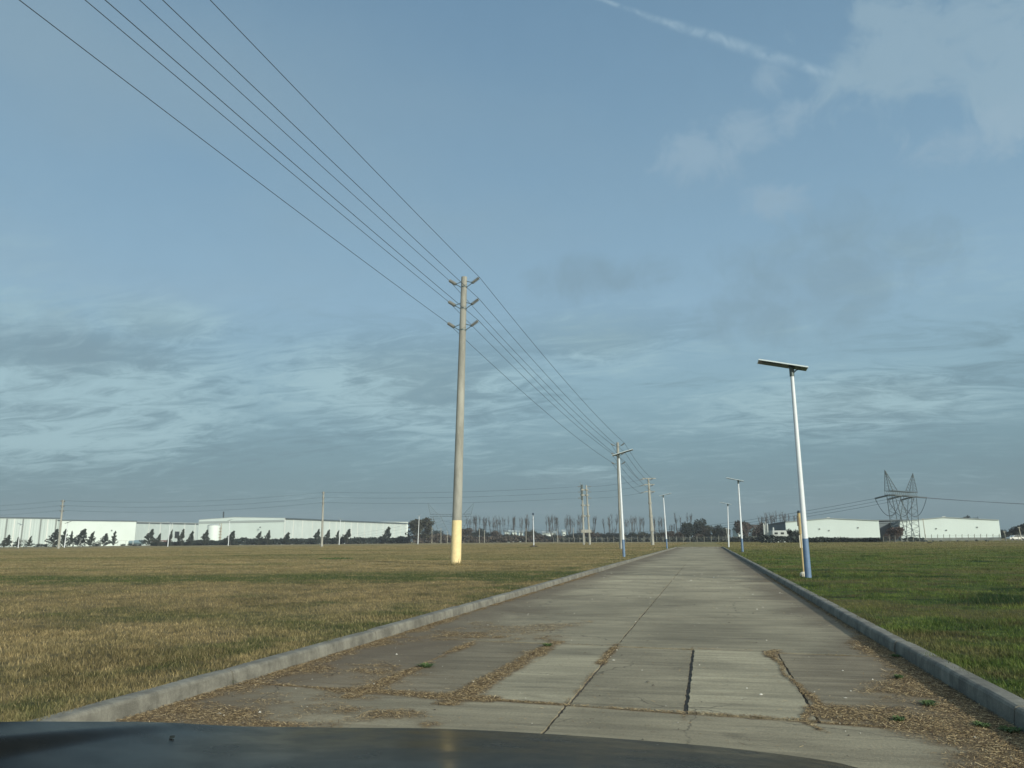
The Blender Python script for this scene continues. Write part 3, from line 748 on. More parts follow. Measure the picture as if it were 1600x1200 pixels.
for i, py in enumerate((748, 757.5, 768.5)):
    z = up(1013, py, D3).z; f = (z - bb.z) / (tt.z - bb.z); a = seg(f)
    am = MB(); am.box(a + armv * 0.15 + Vector((0, 0, 0.06)), (2.9 if i == 0 else 2.2, .2, .16), (armv, FH, Vector((0, 0, 1)))); am.box(a - armv * 0.9 + Vector((0, 0, -.02)), (.6, .16, .16), (Vector((armv.x * .95, armv.y * .95, .25)), FH, Vector((0, 0, 1))))
    ao = am.build('crossarm', M['pole'], p3)
    for x0, x1, dzz in ((-1.25, -1.85, -.28), (0.95, 0.35, -.30)):
        im = MB(); P, Rr = bumps(a + armv * x0 + Vector((0, 0, -.05)), a + armv * x1 + Vector((0, 0, dzz)), 0.11); im.tube(P, Rr, 8); im.build('insulator', M['ins'], ao)
    tips3 += [a - armv * 1.85 + Vector((0, 0, -.28)), a + armv * .95 + Vector((0, 0, -.05))]

def catenary(a, b, sag, n=24):
    return [a.lerp(b, i / n) - Vector((0, 0, 4 * sag * (i / n) * (1 - i / n))) for i in range(n + 1)]
def wire(runs, rads, label, group, name='power_cable', sags=None):
    mb = MB(); pts, rr_ = [], []
    for i in range(len(runs) - 1):
        c_ = catenary(runs[i], runs[i + 1], sags[i]); 
        if i: c_ = c_[1:]
        pts += c_; rr_ += list(np.linspace(rads[i], rads[i + 1], len(c_)))
    o0 = pts[0]
    mb.tube(pts, rr_, 5); o = mb.build(name, M['wire'], org=tuple(o0), smooth=True)
    return tag(o, label, 'power line', group)
lev = ['top', 'middle', 'bottom']
for i in range(6):
    sd = 'left' if i % 2 == 0 else 'right'
    A_ = tipsA[i] + Vector((0, 0, .05)); P_ = A_ + Vector((-2.0, -68, .3))
    wire([tipsP[i], tipsA[i], tips2[i], tips3[i]], [.011, .013, .022, .03], f'{lev[i//2]} cable on the {sd} side of the yellow based pole', 'cables of the line beside the road', sags=[.4, .55, .6])

# far line crossing the field ------------------------------------------------
G_FAR = 'concrete power poles of the line crossing the far field'
tipsF = []
fb = at(503, 215); ftp = up(505.5, 768, 215)
f1, tf1 = utility_pole(fb, ftp, .34, .2, 'slim concrete power pole standing before the middle of the ribbed warehouse', G_FAR, FH, [ftp.z - .2, ftp.z - 1.6, ftp.z - 3.0], 1.0, k=1.5, strap=False)
gb = at(92, 225); gtp = up(98.5, 781, 225)
f2, tf2 = utility_pole(gb, gtp, .34, .2, 'slim concrete power pole standing before the leftmost warehouse', G_FAR, FH, [gtp.z - .2, gtp.z - 1.6, gtp.z - 3.0], 1.0, k=1.5, strap=False)
D4 = 192.0
db = at(917, D4)
tw = thing('utility_pole', db, 'twin shafted concrete power pole joined by collars and a thick crosspiece', 'utility pole', G_FAR)
ends = {}
for nm_, bx_, tx_ in (('l', 912, 909.5), ('r', 921.5, 916)):
    b_, t_ = at(bx_, D4), up(tx_, 758, D4); ends[nm_] = (b_, t_)
    mm = MB(); mm.tube([b_, t_], [.27, .17], 12); mm.build('shaft', M['pole'], tw)
for f in (.48, .66, .83, .92):
    mm = MB(); a, b_ = ends['l'][0].lerp(ends['l'][1], f), ends['r'][0].lerp(ends['r'][1], f)
    for q in (a, b_): mm.tube([q - Vector((0, 0, .18)), q + Vector((0, 0, .18))], .46, 12)
    mm.box((a + b_) / 2, ((b_ - a).length, .2, .2), (RH, FH, Vector((0, 0, 1)))); mm.build('collar', M['pole'], tw)
mm = MB(); a, b_ = ends['l'][0].lerp(ends['l'][1], .225), ends['r'][0].lerp(ends['r'][1], .225)
mm.box((a + b_) / 2, ((b_ - a).length + 1.1, .7, .75), (RH, FH, Vector((0, 0, 1)))); mm.build('crosspiece', M['pole'], tw)
tipsD = []
for i, py in enumerate((760, 768.5, 778)):
    for sg, q in ((1, 'r'), (-1, 'l')):
        z = up(917, py, D4).z; f = (z - FZ) / (ends[q][1].z - FZ); a = ends[q][0].lerp(ends[q][1], min(f, .99)); a.z = z
        im = MB(); tip = a + RH * sg * 1.1 + Vector((0, 0, -.05)); P, Rr = bumps(a + RH * sg * .3, tip, .11); im.tube(P, Rr, 8); im.build('insulator', M['ins'], tw)
        tipsD.append(tip)
eq = MB(); z = up(917, 762, D4).z
for dz_ in (0.2, -1.2, -2.6): eq.box(ends['l'][1] + Vector((-.1, 0, dz_ - .6)), (.5, .5, 1.0)); eq.tube([ends['l'][1] + Vector((-.3, 0, dz_ - .2)), ends['l'][1] + Vector((-.5, 0, dz_ + .4))], .06, 6)
eq.build('switchgear', M['steel'], tw)
for i in range(6):
    l_, fr = i // 2, i % 2
    off_ = Vector((-125, -10, 0)) ; endp = tf2[i] + (tf2[i] - tf1[i]) * 1.0; endp.z = tf2[i].z
    runs = [endp, tf2[i], tf1[i], tipsD[l_ * 2 + 1]]
    wire(runs, [.014, .014, .014, .014], f'{lev[l_]} {"near" if fr==0 else "far"} side cable running left from the twin shafted pole across the field', 'cables crossing the far field', sags=[1.6, 1.4, .7])
for i in range(3):
    wire([tipsD[i * 2], tips3[i * 2]], [.02, .02], f'{lev[i]} cable between the twin shafted pole and the pole with long crossarms', 'cables crossing the far field', sags=[.25])

# ------------------------------------------------------------------ street lamps
G_LAMP = 'solar street lamps'
def lamp(base, top, pdir, tilt, label, blue=1.25, r0=.10, r1=.058, L=1.62, W=.62, back=.52, group=G_LAMP, cat='street lamp'):
    root = thing('street_lamp', base, label, cat, group); base, top = Vector(base), Vector(top); h = top.z - base.z
    f = blue / h if blue else 0
    s = MB(); s.tube([base.lerp(top, f), top], [r0 + (r1 - r0) * f, r1], 16); o = s.build('pole', M['lampw'], root, smooth=True)
    try: o.data.set_sharp_from_angle(angle=radians(40))
    except Exception: pass
    if blue:
        s = MB(); s.tube([base, base.lerp(top, f)], [r0 + .003, r0 + (r1 - r0) * f + .003], 16); o = s.build('painted_base', M['blue'], root, smooth=True); o['label'] = 'blue painted base'
        try: o.data.set_sharp_from_angle(angle=radians(40))
        except Exception: pass
    ax = Vector((pdir.x * cos(tilt), pdir.y * cos(tilt), sin(tilt))).normalized(); ay = Vector((-pdir.y, pdir.x, 0)); az_ = ax.cross(ay)
    if az_.z < 0: az_ = -az_
    cen = top + Vector((0, 0, .17)) + ax * (L / 2 - back)
    p = MB(); p.box(cen, (L - .05, W - .05, .045), (ax, ay, az_)); po = p.build('solar_panel', M['panel'], root)
    fr = MB()
    for sg in (-1, 1):
        fr.box(cen + ay * sg * (W / 2 - .012), (L, .024, .042), (ax, ay, az_)); fr.box(cen + ax * sg * (L / 2 - .012), (.024, W - .05, .042), (ax, ay, az_))
    fr.build('frame', M['alu'], po)
    b_ = MB(); b_.tube([top - Vector((0, 0, .18)), top + Vector((0, 0, .12))], r1 + .02, 12); b_.box(top + Vector((0, 0, .12)), (.2, .16, .04), (ax, ay, az_))
    b_.tube([top - Vector((0, 0, .02)), top + Vector((0, 0, .13)) - ax * .30 ], .014, 6); b_.tube([top - Vector((0, 0, .12)), top + Vector((0, 0, .13)) - ax * .22], .014, 6)
    b_.build('bracket', M['steel'], root)
    l_ = MB(); l_.box(cen + ax * (L * .22) - az_ * .035, (L * .38, W * .6, .02), (ax, ay, az_)); l_.build('light_head', M['steel'], root)
    return root
LX = Vector((-1, 0, 0)); RX = Vector((1, 0, 0))
def lampxy(px, py, Y): 
    q = atY(px, py, Y); return q
lamp((3.1, 27.15, FZ), atY(1237, 580, 27.15), LX, radians(13), 'nearest solar street lamp on the right verge, white pole with blue base')
lamp((3.11, 76.0, FZ), atY(1153.5, 753, 76.0), LX, radians(13), 'second solar street lamp along the right verge')
lamp((2.95, 118, FZ), atY(1137, 789, 118), LX, radians(13), 'third and smallest solar street lamp on the right verge', blue=0)
lamp((-5.95, 57.5, FZ), atY(967, 712.5, 57.5), RX, radians(15), 'solar street lamp on the left verge overlapping a concrete pole')
lamp((-5.25, 106, FZ), atY(1036.5, 775.5, 106), RX, radians(12), 'solar street lamp on the left verge near the end of the road')
G_FL = 'street lamps across the far field'
def farlamp(px, pxt, pyt, D, pdir, label, tilt=12, k=1.6):
    t = up(pxt, pyt, D); lamp(at(px, D), t, pdir, radians(tilt), label, blue=0, r0=.10 * k, r1=.06 * k, L=1.5 * k, W=.5 * k, back=.7 * k, group=G_FL)
farlamp(834, 833, 805, 150, FH, 'slim street lamp standing alone in the field right of the yellow based pole', 20, 1.0)
farlamp(653, 655, 806, 330, (RH + FH).normalized(), 'street lamp in front of the big round tree')
farlamp(530, 532, 811, 330, -RH, 'street lamp just right of the slim pole before the ribbed warehouse', 18)
farlamp(357, 359, 813, 330, RH, 'street lamp before the white gable of the large warehouse', 15)
farlamp(262.5, 266, 817, 300, -RH, 'street lamp left of the dark loading door', 22)
farlamp(101, 106, 817, 290, RH, 'street lamp right of the slim pole before the leftmost warehouse', 18)
farlamp(29, 32, 820, 290, -RH, 'leftmost street lamp beside a small bare tree', 18)

# marker post beside the nearest right lamp
pb_ = atY(1256, 901, 28.0); pb_.z = FZ; ptp = atY(1248, 800, 28.0)
mk = thing('marker_post', pb_, 'thin yellowish marker post with dark cap beside the nearest right lamp', 'post')
mm = MB(); mm.tube([pb_, pb_.lerp(ptp, .68), ], [.028, .032], 10); mm.build('shaft', M['wood'], mk)
mm = MB(); mm.box(pb_.lerp(ptp, .54) , (.10, .05, .42), ); mm.build('plate', M['cream'], mk)
mm = MB(); mm.tube([pb_.lerp(ptp, .66), pb_.lerp(ptp, .99)], .055, 10); mm.build('sleeve', M['wood'], mk)
mm = MB(); mm.tube([pb_.lerp(ptp, .985), pb_.lerp(ptp, 1.0), ptp + Vector((0, 0, .05))], [.06, .06, .03], 10); mm.build('cap', M['panel'], mk)
mm = MB(); mm.box(pb_.lerp(ptp, .86) - Vector((.05, .0, 0)), (.05, .09, .34)); mm.build('side_strip', M['bark'], mk)
mm = MB(); mm.tube([pb_ - Vector((0, 0, .05)), pb_ + Vector((0, 0, .11)), pb_ + Vector((0, 0, .16))], [.13, .12, .05], 10); mm.build('foot', M['cream'], mk)

# ------------------------------------------------------------------ warehouses
Zv = Vector((0, 0, 1))
def wall_poly(mb, P, Q, h0, h1, zb=FZ, th=0.4, nrm_=None):
    """wall slab from P to Q on the ground with top heights h0,h1 and real thickness"""
    d = (Q - P).normalized(); n = Vector((d.y, -d.x, 0))
    if n.dot(Vector((P.x, P.y, 0))) > 0: n = -n            # towards the camera
    for o_, sgn in ((Vector((0, 0, 0)), 1), (-n * th, -1)):
        mb.quad(Vector((P.x, P.y, zb)) + o_, Vector((Q.x, Q.y, zb)) + o_, Vector((Q.x, Q.y, h1)) + o_, Vector((P.x, P.y, h0)) + o_)
    o_ = -n * th
    mb.quad(Vector((P.x, P.y, h0)), Vector((Q.x, Q.y, h1)), Vector((Q.x, Q.y, h1)) + o_, Vector((P.x, P.y, h0)) + o_)
    for E_, hh_ in ((P, h0), (Q, h1)):
        mb.quad(Vector((E_.x, E_.y, zb)), Vector((E_.x, E_.y, hh_)), Vector((E_.x, E_.y, hh_)) + o_, Vector((E_.x, E_.y, zb)) + o_)
    return n
def corr(mt, axis_dir, period=0.9, amount=0.35):
    """vertical corrugation bump along a horizontal direction"""
    t = NT(mt.node_tree); b = t.n['Principled BSDF']; pos = t.new('ShaderNodeNewGeometry').outputs['Position']
    u = t.vmath('DOT_PRODUCT', pos, tuple(axis_dir)); sn = t.math('SINE', t.math('MULTIPLY', u, 2 * pi / period))
    bn = t.new('ShaderNodeBump'); bn.inputs['Strength'].default_value = amount; bn.inputs['Distance'].default_value = 0.15
    t.put(bn.inputs['Height'], sn); t.l.new(bn.outputs[0], b.inputs['Normal'])
def ribs(root, P, Q, h0, h1, pxs, n, mat_, w_=.55, out=.18, name='pilaster', Dfun=None):
    """pilasters where the photo shows them; pxs are fractions along the wall"""
    for f in pxs:
        c_ = P.lerp(Q, f); h = h0 + (h1 - h0) * f
        mb = MB(); d = (Q - P).normalized(); mb.box(Vector((c_.x, c_.y, (h + FZ) / 2 - .1)) + n * (out / 2 + .003), (w_, out, h - FZ - .25), (d, n, Zv)); mb.build(name, mat_, root)
def frac(P, Q, px):
    """fraction along ground line P-Q seen at image column px"""
    d = ray(px, horizon(px)); u = Vector((d.x, d.y)); a = Vector((P.x, P.y)); e = Vector((Q.x - P.x, Q.y - P.y))
    return -(a.x * u.y - a.y * u.x) / (e.x * u.y - e.y * u.x)
def back_box(mb, P, Q, n, depth, h):
    """the rest of the volume behind a front wall, flat roof at h"""
    a, b_ = P - n * .4, Q - n * .4; c_, d_ = Q - n * depth, P - n * depth
    z0 = FZ
    def v(p, z): return Vector((p.x, p.y, z))
    mb.quad(v(b_, z0), v(c_, z0), v(c_, h), v(b_, h)); mb.quad(v(c_, z0), v(d_, z0), v(d_, h), v(c_, h)); mb.quad(v(d_, z0), v(a, z0), v(a, h), v(d_, h))
def roof_slab(mb, pts, th=.35):
    k = len(pts); mb.quad(*pts); mb.quad(*[p - Vector((0, 0, th)) for p in pts][::-1])
    for i in range(k):
        a, b_ = pts[i], pts[(i + 1) % k]; mb.quad(a, b_, b_ - Vector((0, 0, th)), a - Vector((0, 0, th)))

def warehouse(label, P, Q, hP, hQ, wallm, depth, roofm, overhang=.4, rib_px=None, ribm=None, band=0.0, group='warehouses'):
    root = thing('warehouse', P, label, 'warehouse', 'warehouses beyond the fields')
    mb = MB(); n = wall_poly(mb, P, Q, hP, hQ); mb.build('front_wall', wallm, root)
    mb = MB(); back_box(mb, P, Q, n, depth, min(hP, hQ)); mb.build('rear_wall', wallm, root)
    d = (Q - P).normalized()
    def v(p, z): return Vector((p.x, p.y, z))
    a, b_ = P + n * overhang - d * .3, Q + n * overhang + d * .3
    mb = MB(); roof_slab(mb, [v(a, hP + .35 + band), v(b_, hQ + .35 + band), v(b_ - n * (depth + overhang), hQ + .35 + band), v(a - n * (depth + overhang), hP + .35 + band)], .35 + band)
    ro_ = mb.build('roof', roofm, root)
    if rib_px: ribs(root, P, Q, hP, hQ, [frac(P, Q, x) for x in rib_px], n, ribm or M['rib'])
    return root, n
M['gA'] = mat('grey_cladding_ribbed', (0.42, 0.51, 0.49), 0.6, noise=0.07, nscale=0.25, stretch=(3, 3, .2)); 
# A : leftmost long grey wall + white annex wall
PA0, PA1 = at(-120, 372), at(90, 418); hA0, hA1 = up(-120, 803, 372).z, up(90, 811, 418).z
hA0 = hA1 = 14.6
corr(M['gA'], (PA1 - PA0).normalized(), 1.3, .35)
wA, nA = warehouse('leftmost long grey ribbed warehouse with dark roof edge', PA0, PA1, hA0, hA1, M['gA'], 60, M['roofd'], rib_px=[-60, -18, 18.5, 44, 71], ribm=M['rib'], band=.35)
ribs(wA, PA0, PA1, hA0, hA1, [frac(PA0, PA1, x) for x in (6.5, 32, 60, 84)], nA, mat('grey_downpipe', (.17, .2, .19), .6), w_=.7, out=.12, name='downpipe')
PW0, PW1 = at(90.3, 416), at(210, 452); hW = up(210, 815, 452).z
M['wW'] = mat('white_sheet_wall', (0.60, 0.70, 0.66), 0.6, noise=0.04, nscale=0.1); corr(M['wW'], (PW1 - PW0).normalized(), 1.0, .04)
wW, nW = warehouse('plain white warehouse wall behind the row of bent conifers', PW0, PW1, up(90, 813.5, 416).z, hW, M['wW'], 45, M['roofd'], band=.15)
mb = MB(); c_ = PW0.lerp(PW1, frac(PW0, PW1, 172.5)); mb.box(Vector((c_.x, c_.y, 8.6)) + nW * .05, (.7, .14, .8), ((PW1 - PW0).normalized(), nW, Zv)); mb.build('wall_vent', M['steel'], wW)
# B : recessed grey wall with dark door
PB0, PB1 = at(210.6, 456), at(308, 512); hB = up(210.6, 816, 456).z; hB1 = up(308, 818, 512).z
M['gB'] = mat('grey_cladding_recess', (0.46, 0.55, 0.53), 0.6, noise=0.06, nscale=0.25); corr(M['gB'], (PB1 - PB0).normalized(), 1.3, .3)
wB, nB = warehouse('recessed grey warehouse section with a dark loading door', PB0, PB1, hB, hB1, M['gB'], 40, M['roofl'], rib_px=[230.5, 248.5, 267, 286.5, 303], ribm=M['rib'])
mb = MB(); c_ = PB0.lerp(PB1, frac(PB0, PB1, 275.5)); D_ = depth_of(c_); zt, zb_ = up(275, 830.5, D_).z, up(275, 841, D_).z
mb.box(Vector((c_.x, c_.y, (zt + zb_) / 2)) + nB * .06, (4.3, .16, zt - zb_), ((PB1 - PB0).normalized(), nB, Zv)); mb.build('loading_door', M['black'], wB)
mb = MB(); d_ = (PB1 - PB0).normalized(); a = PB0 + nB * .06; b_ = PB1 + nB * .06; mb.quad(Vector((a.x, a.y, hB - .9)), Vector((b_.x, b_.y, hB1 - .9)), Vector((b_.x, b_.y, hB1 - .1)), Vector((a.x, a.y, hB - .1))); mb.build('gutter', M['darkwall'], wB)
# C : large white gabled warehouse with ribbed long side
PC0, PC1 = at(308.3, 440), at(443, 420); hC0, hC1 = up(308, 812.5, 440).z, up(443, 810, 420).z
M['wC'] = mat('white_sheet_gable', (0.62, 0.73, 0.69), 0.6, noise=0.04, nscale=0.1); corr(M['wC'], (PC1 - PC0).normalized(), 1.0, .04)
M['gC'] = mat('grey_sheet_side', (0.50, 0.59, 0.57), 0.6, noise=0.05, nscale=0.2); PC2 = at(600, 575); PC2 = at(635, 580)
corr(M['gC'], (PC2 - PC1).normalized(), 1.4, .3)
wC = thing('warehouse', PC1, 'large white gabled warehouse with a long ribbed side and a chimney', 'warehouse', 'warehouses beyond the fields')
mb = MB(); mid = PC0.lerp(PC1, .42); hM = up(365, 808.5, 430).z
nC = wall_poly(mb, PC0, mid, hC0, hM); wall_poly(mb, mid, PC1, hM, hC1); mb.build('gable_wall', M['wC'], wC)
hC2 = up(635, 818, 580).z
mb = MB(); nC2 = wall_poly(mb, PC1, PC2, hC1, hC2); mb.build('side_wall', M['gC'], wC)
ribs(wC, PC1, PC2, hC1, hC2, [frac(PC1, PC2, x) for x in (443.6, 457, 471.5, 487, 501, 514, 524.5, 537, 548, 558, 569, 579, 588, 598, 607, 616, 625, 633)], nC2, M['rib'])
def v_(p, z): return Vector((p.x, p.y, z))
mb = MB(); off2 = PC2 - PC1
roof_slab(mb, [v_(mid, hM + .3), v_(PC1 + nC2 * .5, hC1 + .3), v_(PC2 + nC2 * .5, hC2 + .3), v_(mid + off2, hC2 + 1.3)]); roof_slab(mb, [v_(PC0, hC0 + .3), v_(mid, hM + .3), v_(mid + off2, hC2 + 1.3), v_(PC0 + off2, hC2 + .3)])
mb.build('roof', M['roofl'], wC)
mb = MB(); a, b_ = PC1 + nC2 * .7, PC2 + nC2 * .7; mb.quad(v_(a, hC1 - .35), v_(b_, hC2 - .35), v_(b_, hC2 + .35), v_(a, hC1 + .35)); mb.quad(v_(a, hC1 + .35), v_(b_, hC2 + .35), v_(PC2, hC2 + .35), v_(PC1, hC1 + .35)); mb.build('gutter', M['roofd'], wC)
mb = MB(); a = PC0; q = PC0 + off2; mb.quad(v_(a, FZ), v_(q, FZ), v_(q, hC2), v_(a, hC0)); q2 = PC2; mb.quad(v_(q, FZ), v_(q2, FZ), v_(q2, hC2), v_(q, hC2)); mb.build('rear_wall', M['gC'], wC)
mb = MB(); cb_ = up(349, 811, 450); mb.tube([cb_ - Zv * 2, up(349.5, 799.5, 450)], .42, 10); mb.build('chimney', M['panel'], wC)
mb = MB(); d_ = (PC1 - PC0).normalized(); 
mb.box(v_(PC0.lerp(PC1, .5), 0) + nC * .12 + Zv * (hC0 - 1.4), ((PC1 - PC0).length, .12, 1.2), (d_, nC, Zv)); mb.build('fascia', M['roofl'], wC)
mb = MB(); c_ = at(407, 424); mb.box(v_(c_, 9.4) + nC * 1.0, (.6, .6, .6)); mb.build('wall_lamp', M['steel'], wC)
# low white roof at the right end
PR0, PR1 = at(592, 600), at(637, 620)
wR, nR = warehouse('low white roofed building just visible at the right end of the ribbed side', PR0, PR1, up(592, 816, 600).z, up(637, 816, 620).z, M['white'], 30, M['roofl'])
# white tank
tk = at(333, 400); tkt = up(333, 818.5, 400)
ta = thing('storage_tank', tk, 'white storage tank with rusty ladder before the white gable', 'tank')
mb = MB(); mb.tube([tk, v_(tk, tkt.z - .9)], 3.25, 24); mb.build('cylinder', M['white'], ta, smooth=False)
mb = MB(); mb.tube([v_(tk, tkt.z - .9), v_(tk, tkt.z - .5), v_(tk, tkt.z - .15), v_(tk, tkt.z)], [3.25, 2.9, 1.8, .3], 24); mb.build('domed_top', M['roofl'], ta, smooth=True)
mb = MB(); lb = tk + RH * 3.5 - FH * .6
for sx in (-.45, .45):
    mb.tube([lb + RH * sx, v_(lb + RH * sx, tkt.z + .2)], .09, 5)
for i in range(22): mb.tube([v_(lb - RH * .45, .5 + i * .42), v_(lb + RH * .45, .5 + i * .42)], .06, 4)
for i in range(5): mb.tube([v_(lb + RH * (.75 * cos(t_)) + FH * (.75 * sin(t_)), 2.5 + i * 1.5) for t_ in np.linspace(0, 2 * pi, 9)], .08, 4, cap=False)
mb.build('ladder', M['rust'], ta)
# yard things
cn_ = at(252, 430); co_ = thing('shipping_container', cn_, 'faded red container beside the loading door wall', 'container')
mb = MB(); mb.box(v_(cn_, 1.55), (9.5, 2.6, 2.9), (RH, FH, Zv)); mb.build('body', mat('faded_red', (.16, .085, .075), .7, noise=.2, nscale=.8), co_)
mb = MB(); 
for i in range(18): mb.box(v_(cn_, 1.55) + RH * (-4.5 + i * .53) - FH * 1.35, (.2, .08, 2.7), (RH, FH, Zv))
mb.build('ribs', mat('faded_red_rib', (.13, .07, .06), .7), co_)
mb = MB(); mb.box(v_(cn_, 2.0) - FH * 1.42 + RH * .6, (2.2, .06, .8), (RH, FH, Zv)); mb.build('lettering_panel', M['rib'], co_)
tn = at(213, 420); tr_ = thing('tank_trailer', tn, 'low blue grey tank trailer in the yard between the warehouses', 'trailer')
mb = MB(); mb.tube([v_(tn, 2.0) - RH * 4, v_(tn, 2.0) - RH * 3.7, v_(tn, 2.0) + RH * 3.7, v_(tn, 2.0) + RH * 4], [.7, 1.1, 1.1, .7], 14); mb.build('tank', mat('blue_grey_steel', (.14, .22, .25), .5), tr_)
mb = MB(); mb.box(v_(tn, .85), (7.4, 1.2, .25), (RH, FH, Zv)); mb.build('chassis', M['panel'], tr_)
for sx in (-2.6, -1.4, 2.6):
    mb = MB(); mb.tube([v_(tn, .62) + RH * sx - FH * 1.1, v_(tn, .62) + RH * sx - FH * .8], .5, 12); mb.build('wheel', M['black'], tr_)
pr = at(196, 415); pk = thing('gantry', pr, 'thin white pipe gantry on posts before the white wall', 'gantry')
mb = MB(); mb.box(v_(pr, 2.9), (9, .25, .3), (RH, FH, Zv)); mb.build('beam', M['rib'], pk)
for sx in (-4, 0, 4):
    mb = MB(); mb.box(v_(pr, 1.4) + RH * sx, (.2, .2, 2.7), (RH, FH, Zv)); mb.build('leg', M['rib'], pk)

# right hand warehouses -----------------------------------------------------
def gable(label, pxL, pyL, dL, pxA, pyA, pxR, pyR, dR, depth, tint, sidep=None):
    P, Q = at(pxL, dL), at(pxR, dR); zb_ = FZ
    fA = frac(P, Q, pxA); Am = P.lerp(Q, fA); dA = depth_of(Am)
    hP, hA_, hQ = up(pxL, pyL, dL).z, up(pxA, pyA, dA).z, up(pxR, pyR, dR).z
    hP = hQ = (hP + hQ) / 2
    root = thing('warehouse', P, label, 'warehouse', 'warehouses beyond the fields')
    zd = up(pxL, 841, dL).z
    mb = MB(); n = wall_poly(mb, P, Am, hP, hA_, zb=zd); wall_poly(mb, Am, Q, hA_, hQ, zb=zd); mt = mat('white_gable_' + tint, (0.64, 0.75, 0.71), .6, noise=.035, nscale=.12); corr(mt, (Q - P).normalized(), .9, .02)
    mb.build('gable_wall', mt, root)
    mb = MB(); wall_poly(mb, P + n * .12, Q + n * .12, zd, zd, zb=zb_); mb.build('base_wall', M['dado'], root)
    off_ = -n * depth
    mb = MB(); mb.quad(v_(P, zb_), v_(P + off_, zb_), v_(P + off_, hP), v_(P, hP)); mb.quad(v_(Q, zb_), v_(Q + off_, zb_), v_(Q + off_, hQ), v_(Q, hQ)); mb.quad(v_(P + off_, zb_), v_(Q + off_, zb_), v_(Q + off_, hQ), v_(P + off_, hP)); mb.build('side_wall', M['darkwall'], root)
    mb = MB(); e = n * .3
    roof_slab(mb, [v_(P + e, hP + .12), v_(Am + e, hA_ + .12), v_(Am + off_, hA_ + .12), v_(P + off_, hP + .12)], .14); roof_slab(mb, [v_(Am + e, hA_ + .12), v_(Q + e, hQ + .12), v_(Q + off_, hQ + .12), v_(Am + off_, hA_ + .12)], .14)
    mb.build('roof', M['roofl'], root)
    for f, hh_ in ((.37, .55), (.47, .45), (.78, .6)):
        c_ = P.lerp(Q, f); m_ = MB(); m_.box(v_(c_, zd + (hP - zd) * hh_) + n * .08, (.35, .2, .35), ((Q - P).normalized(), n, Zv)); m_.build('wall_vent', M['ins'], root)
    m_ = MB(); m_.box(v_(Am, hA_ + .15) + n * .1, (.9, .3, .35), ((Q - P).normalized(), n, Zv)); m_.build('ridge_cap', M['rib'], root)
    return root, P, Q, n
gable('white gabled warehouse behind the nearest right lamp', 1229, 815, 252, 1297, 810, 1375.5, 814.5, 242, 45, 'near')
gable('white gabled warehouse right of the lattice pylon', 1408, 814, 243, 1478, 808.5, 1564, 813.5, 234, 45, 'far')
# darker warehouse side to the left of the first gable
P5, Q5 = at(1192, 340), at(1232, 275)
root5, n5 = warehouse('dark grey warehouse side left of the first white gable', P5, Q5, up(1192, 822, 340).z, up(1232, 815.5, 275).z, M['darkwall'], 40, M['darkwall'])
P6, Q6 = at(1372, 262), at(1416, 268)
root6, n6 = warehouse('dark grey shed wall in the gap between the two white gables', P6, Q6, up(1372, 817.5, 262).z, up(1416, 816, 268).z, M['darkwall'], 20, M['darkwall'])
# pale plant building with silos
sb = at(1214, 228); sbt = up(1214, 829, 228)
sh_ = thing('plant_building', sb, 'small pale plant building with dark windows and silos by the first gable', 'building')
mb = MB(); mb.box(v_(sb, (sbt.z + FZ) / 2) + RH * 1.0, (5.6, 4, sbt.z - FZ), (RH, FH, Zv)); mb.build('walls', M['grey_clad'], sh_)
for i in range(3):
    for j in range(2):
        mb = MB(); mb.box(v_(sb, sbt.z - .8 - j * 1.3) + RH * (-.8 + i * 1.8) - FH * 2.03, (.9, .1, .55), (RH, FH, Zv)); mb.build('window', M['black'], sh_)
for sx in (-3.6, -2.6):
    mb = MB(); q = sb + RH * sx; tp = sbt.z + 1.6; mb.tube([v_(q, FZ), v_(q, tp), v_(q, tp + .5)], [.24, .24, .08], 12); mb.build('silo', M['grey_clad'], sh_, smooth=False)
mb = MB(); q = sb + RH * -3.1; mb.tube([v_(q, 0.2), v_(q, sbt.z + 2.6)], .10, 6); mb.tube([v_(sb + RH * -.9, sbt.z), v_(sb + RH * -.9, sbt.z + .9)], .25, 8); mb.build('mast', M['grey_clad'], sh_)
# small white houses seen in the belt
def house(px, D, pyt, wpx, label, roof='roofl', wall='white', rows=1):
    b_ = at(px, D); t_ = up(px, pyt + 1.6, D).z; W_ = wpx * D / 1200.0
    r_ = thing('building', b_, label, 'building', 'small buildings among the far trees')
    mb = MB(); mb.box(v_(b_, (t_ + FZ) / 2), (W_, 8, t_ - FZ), (RH, FH, Zv)); mb.build('walls', M[wall], r_)
    mb = MB(); a = v_(b_, t_); ex, ey = RH * (W_ / 2 + .4), FH * 4.4; rg = t_ + 1.3
    mb.quad(a - ex - ey, a + ex - ey, v_(b_, rg) + ex, v_(b_, rg) - ex); mb.quad(a + ex + ey, a - ex + ey, v_(b_, rg) - ex, v_(b_, rg) + ex); mb.quad(a + ex - ey, a + ex + ey, v_(b_, rg) + ex); mb.quad(a - ex + ey, a - ex - ey, v_(b_, rg) - ex); mb.build('roof', M[roof], r_)
    nW_ = max(1, int(W_ / 3.5))
    for i in range(nW_):
        mb = MB(); mb.box(v_(b_, t_ - 1.6) + RH * ((i + .5) / nW_ - .5) * W_ - FH * 4.03, (.8, .1, .7), (RH, FH, Zv)); mb.build('window', M['black'], r_)
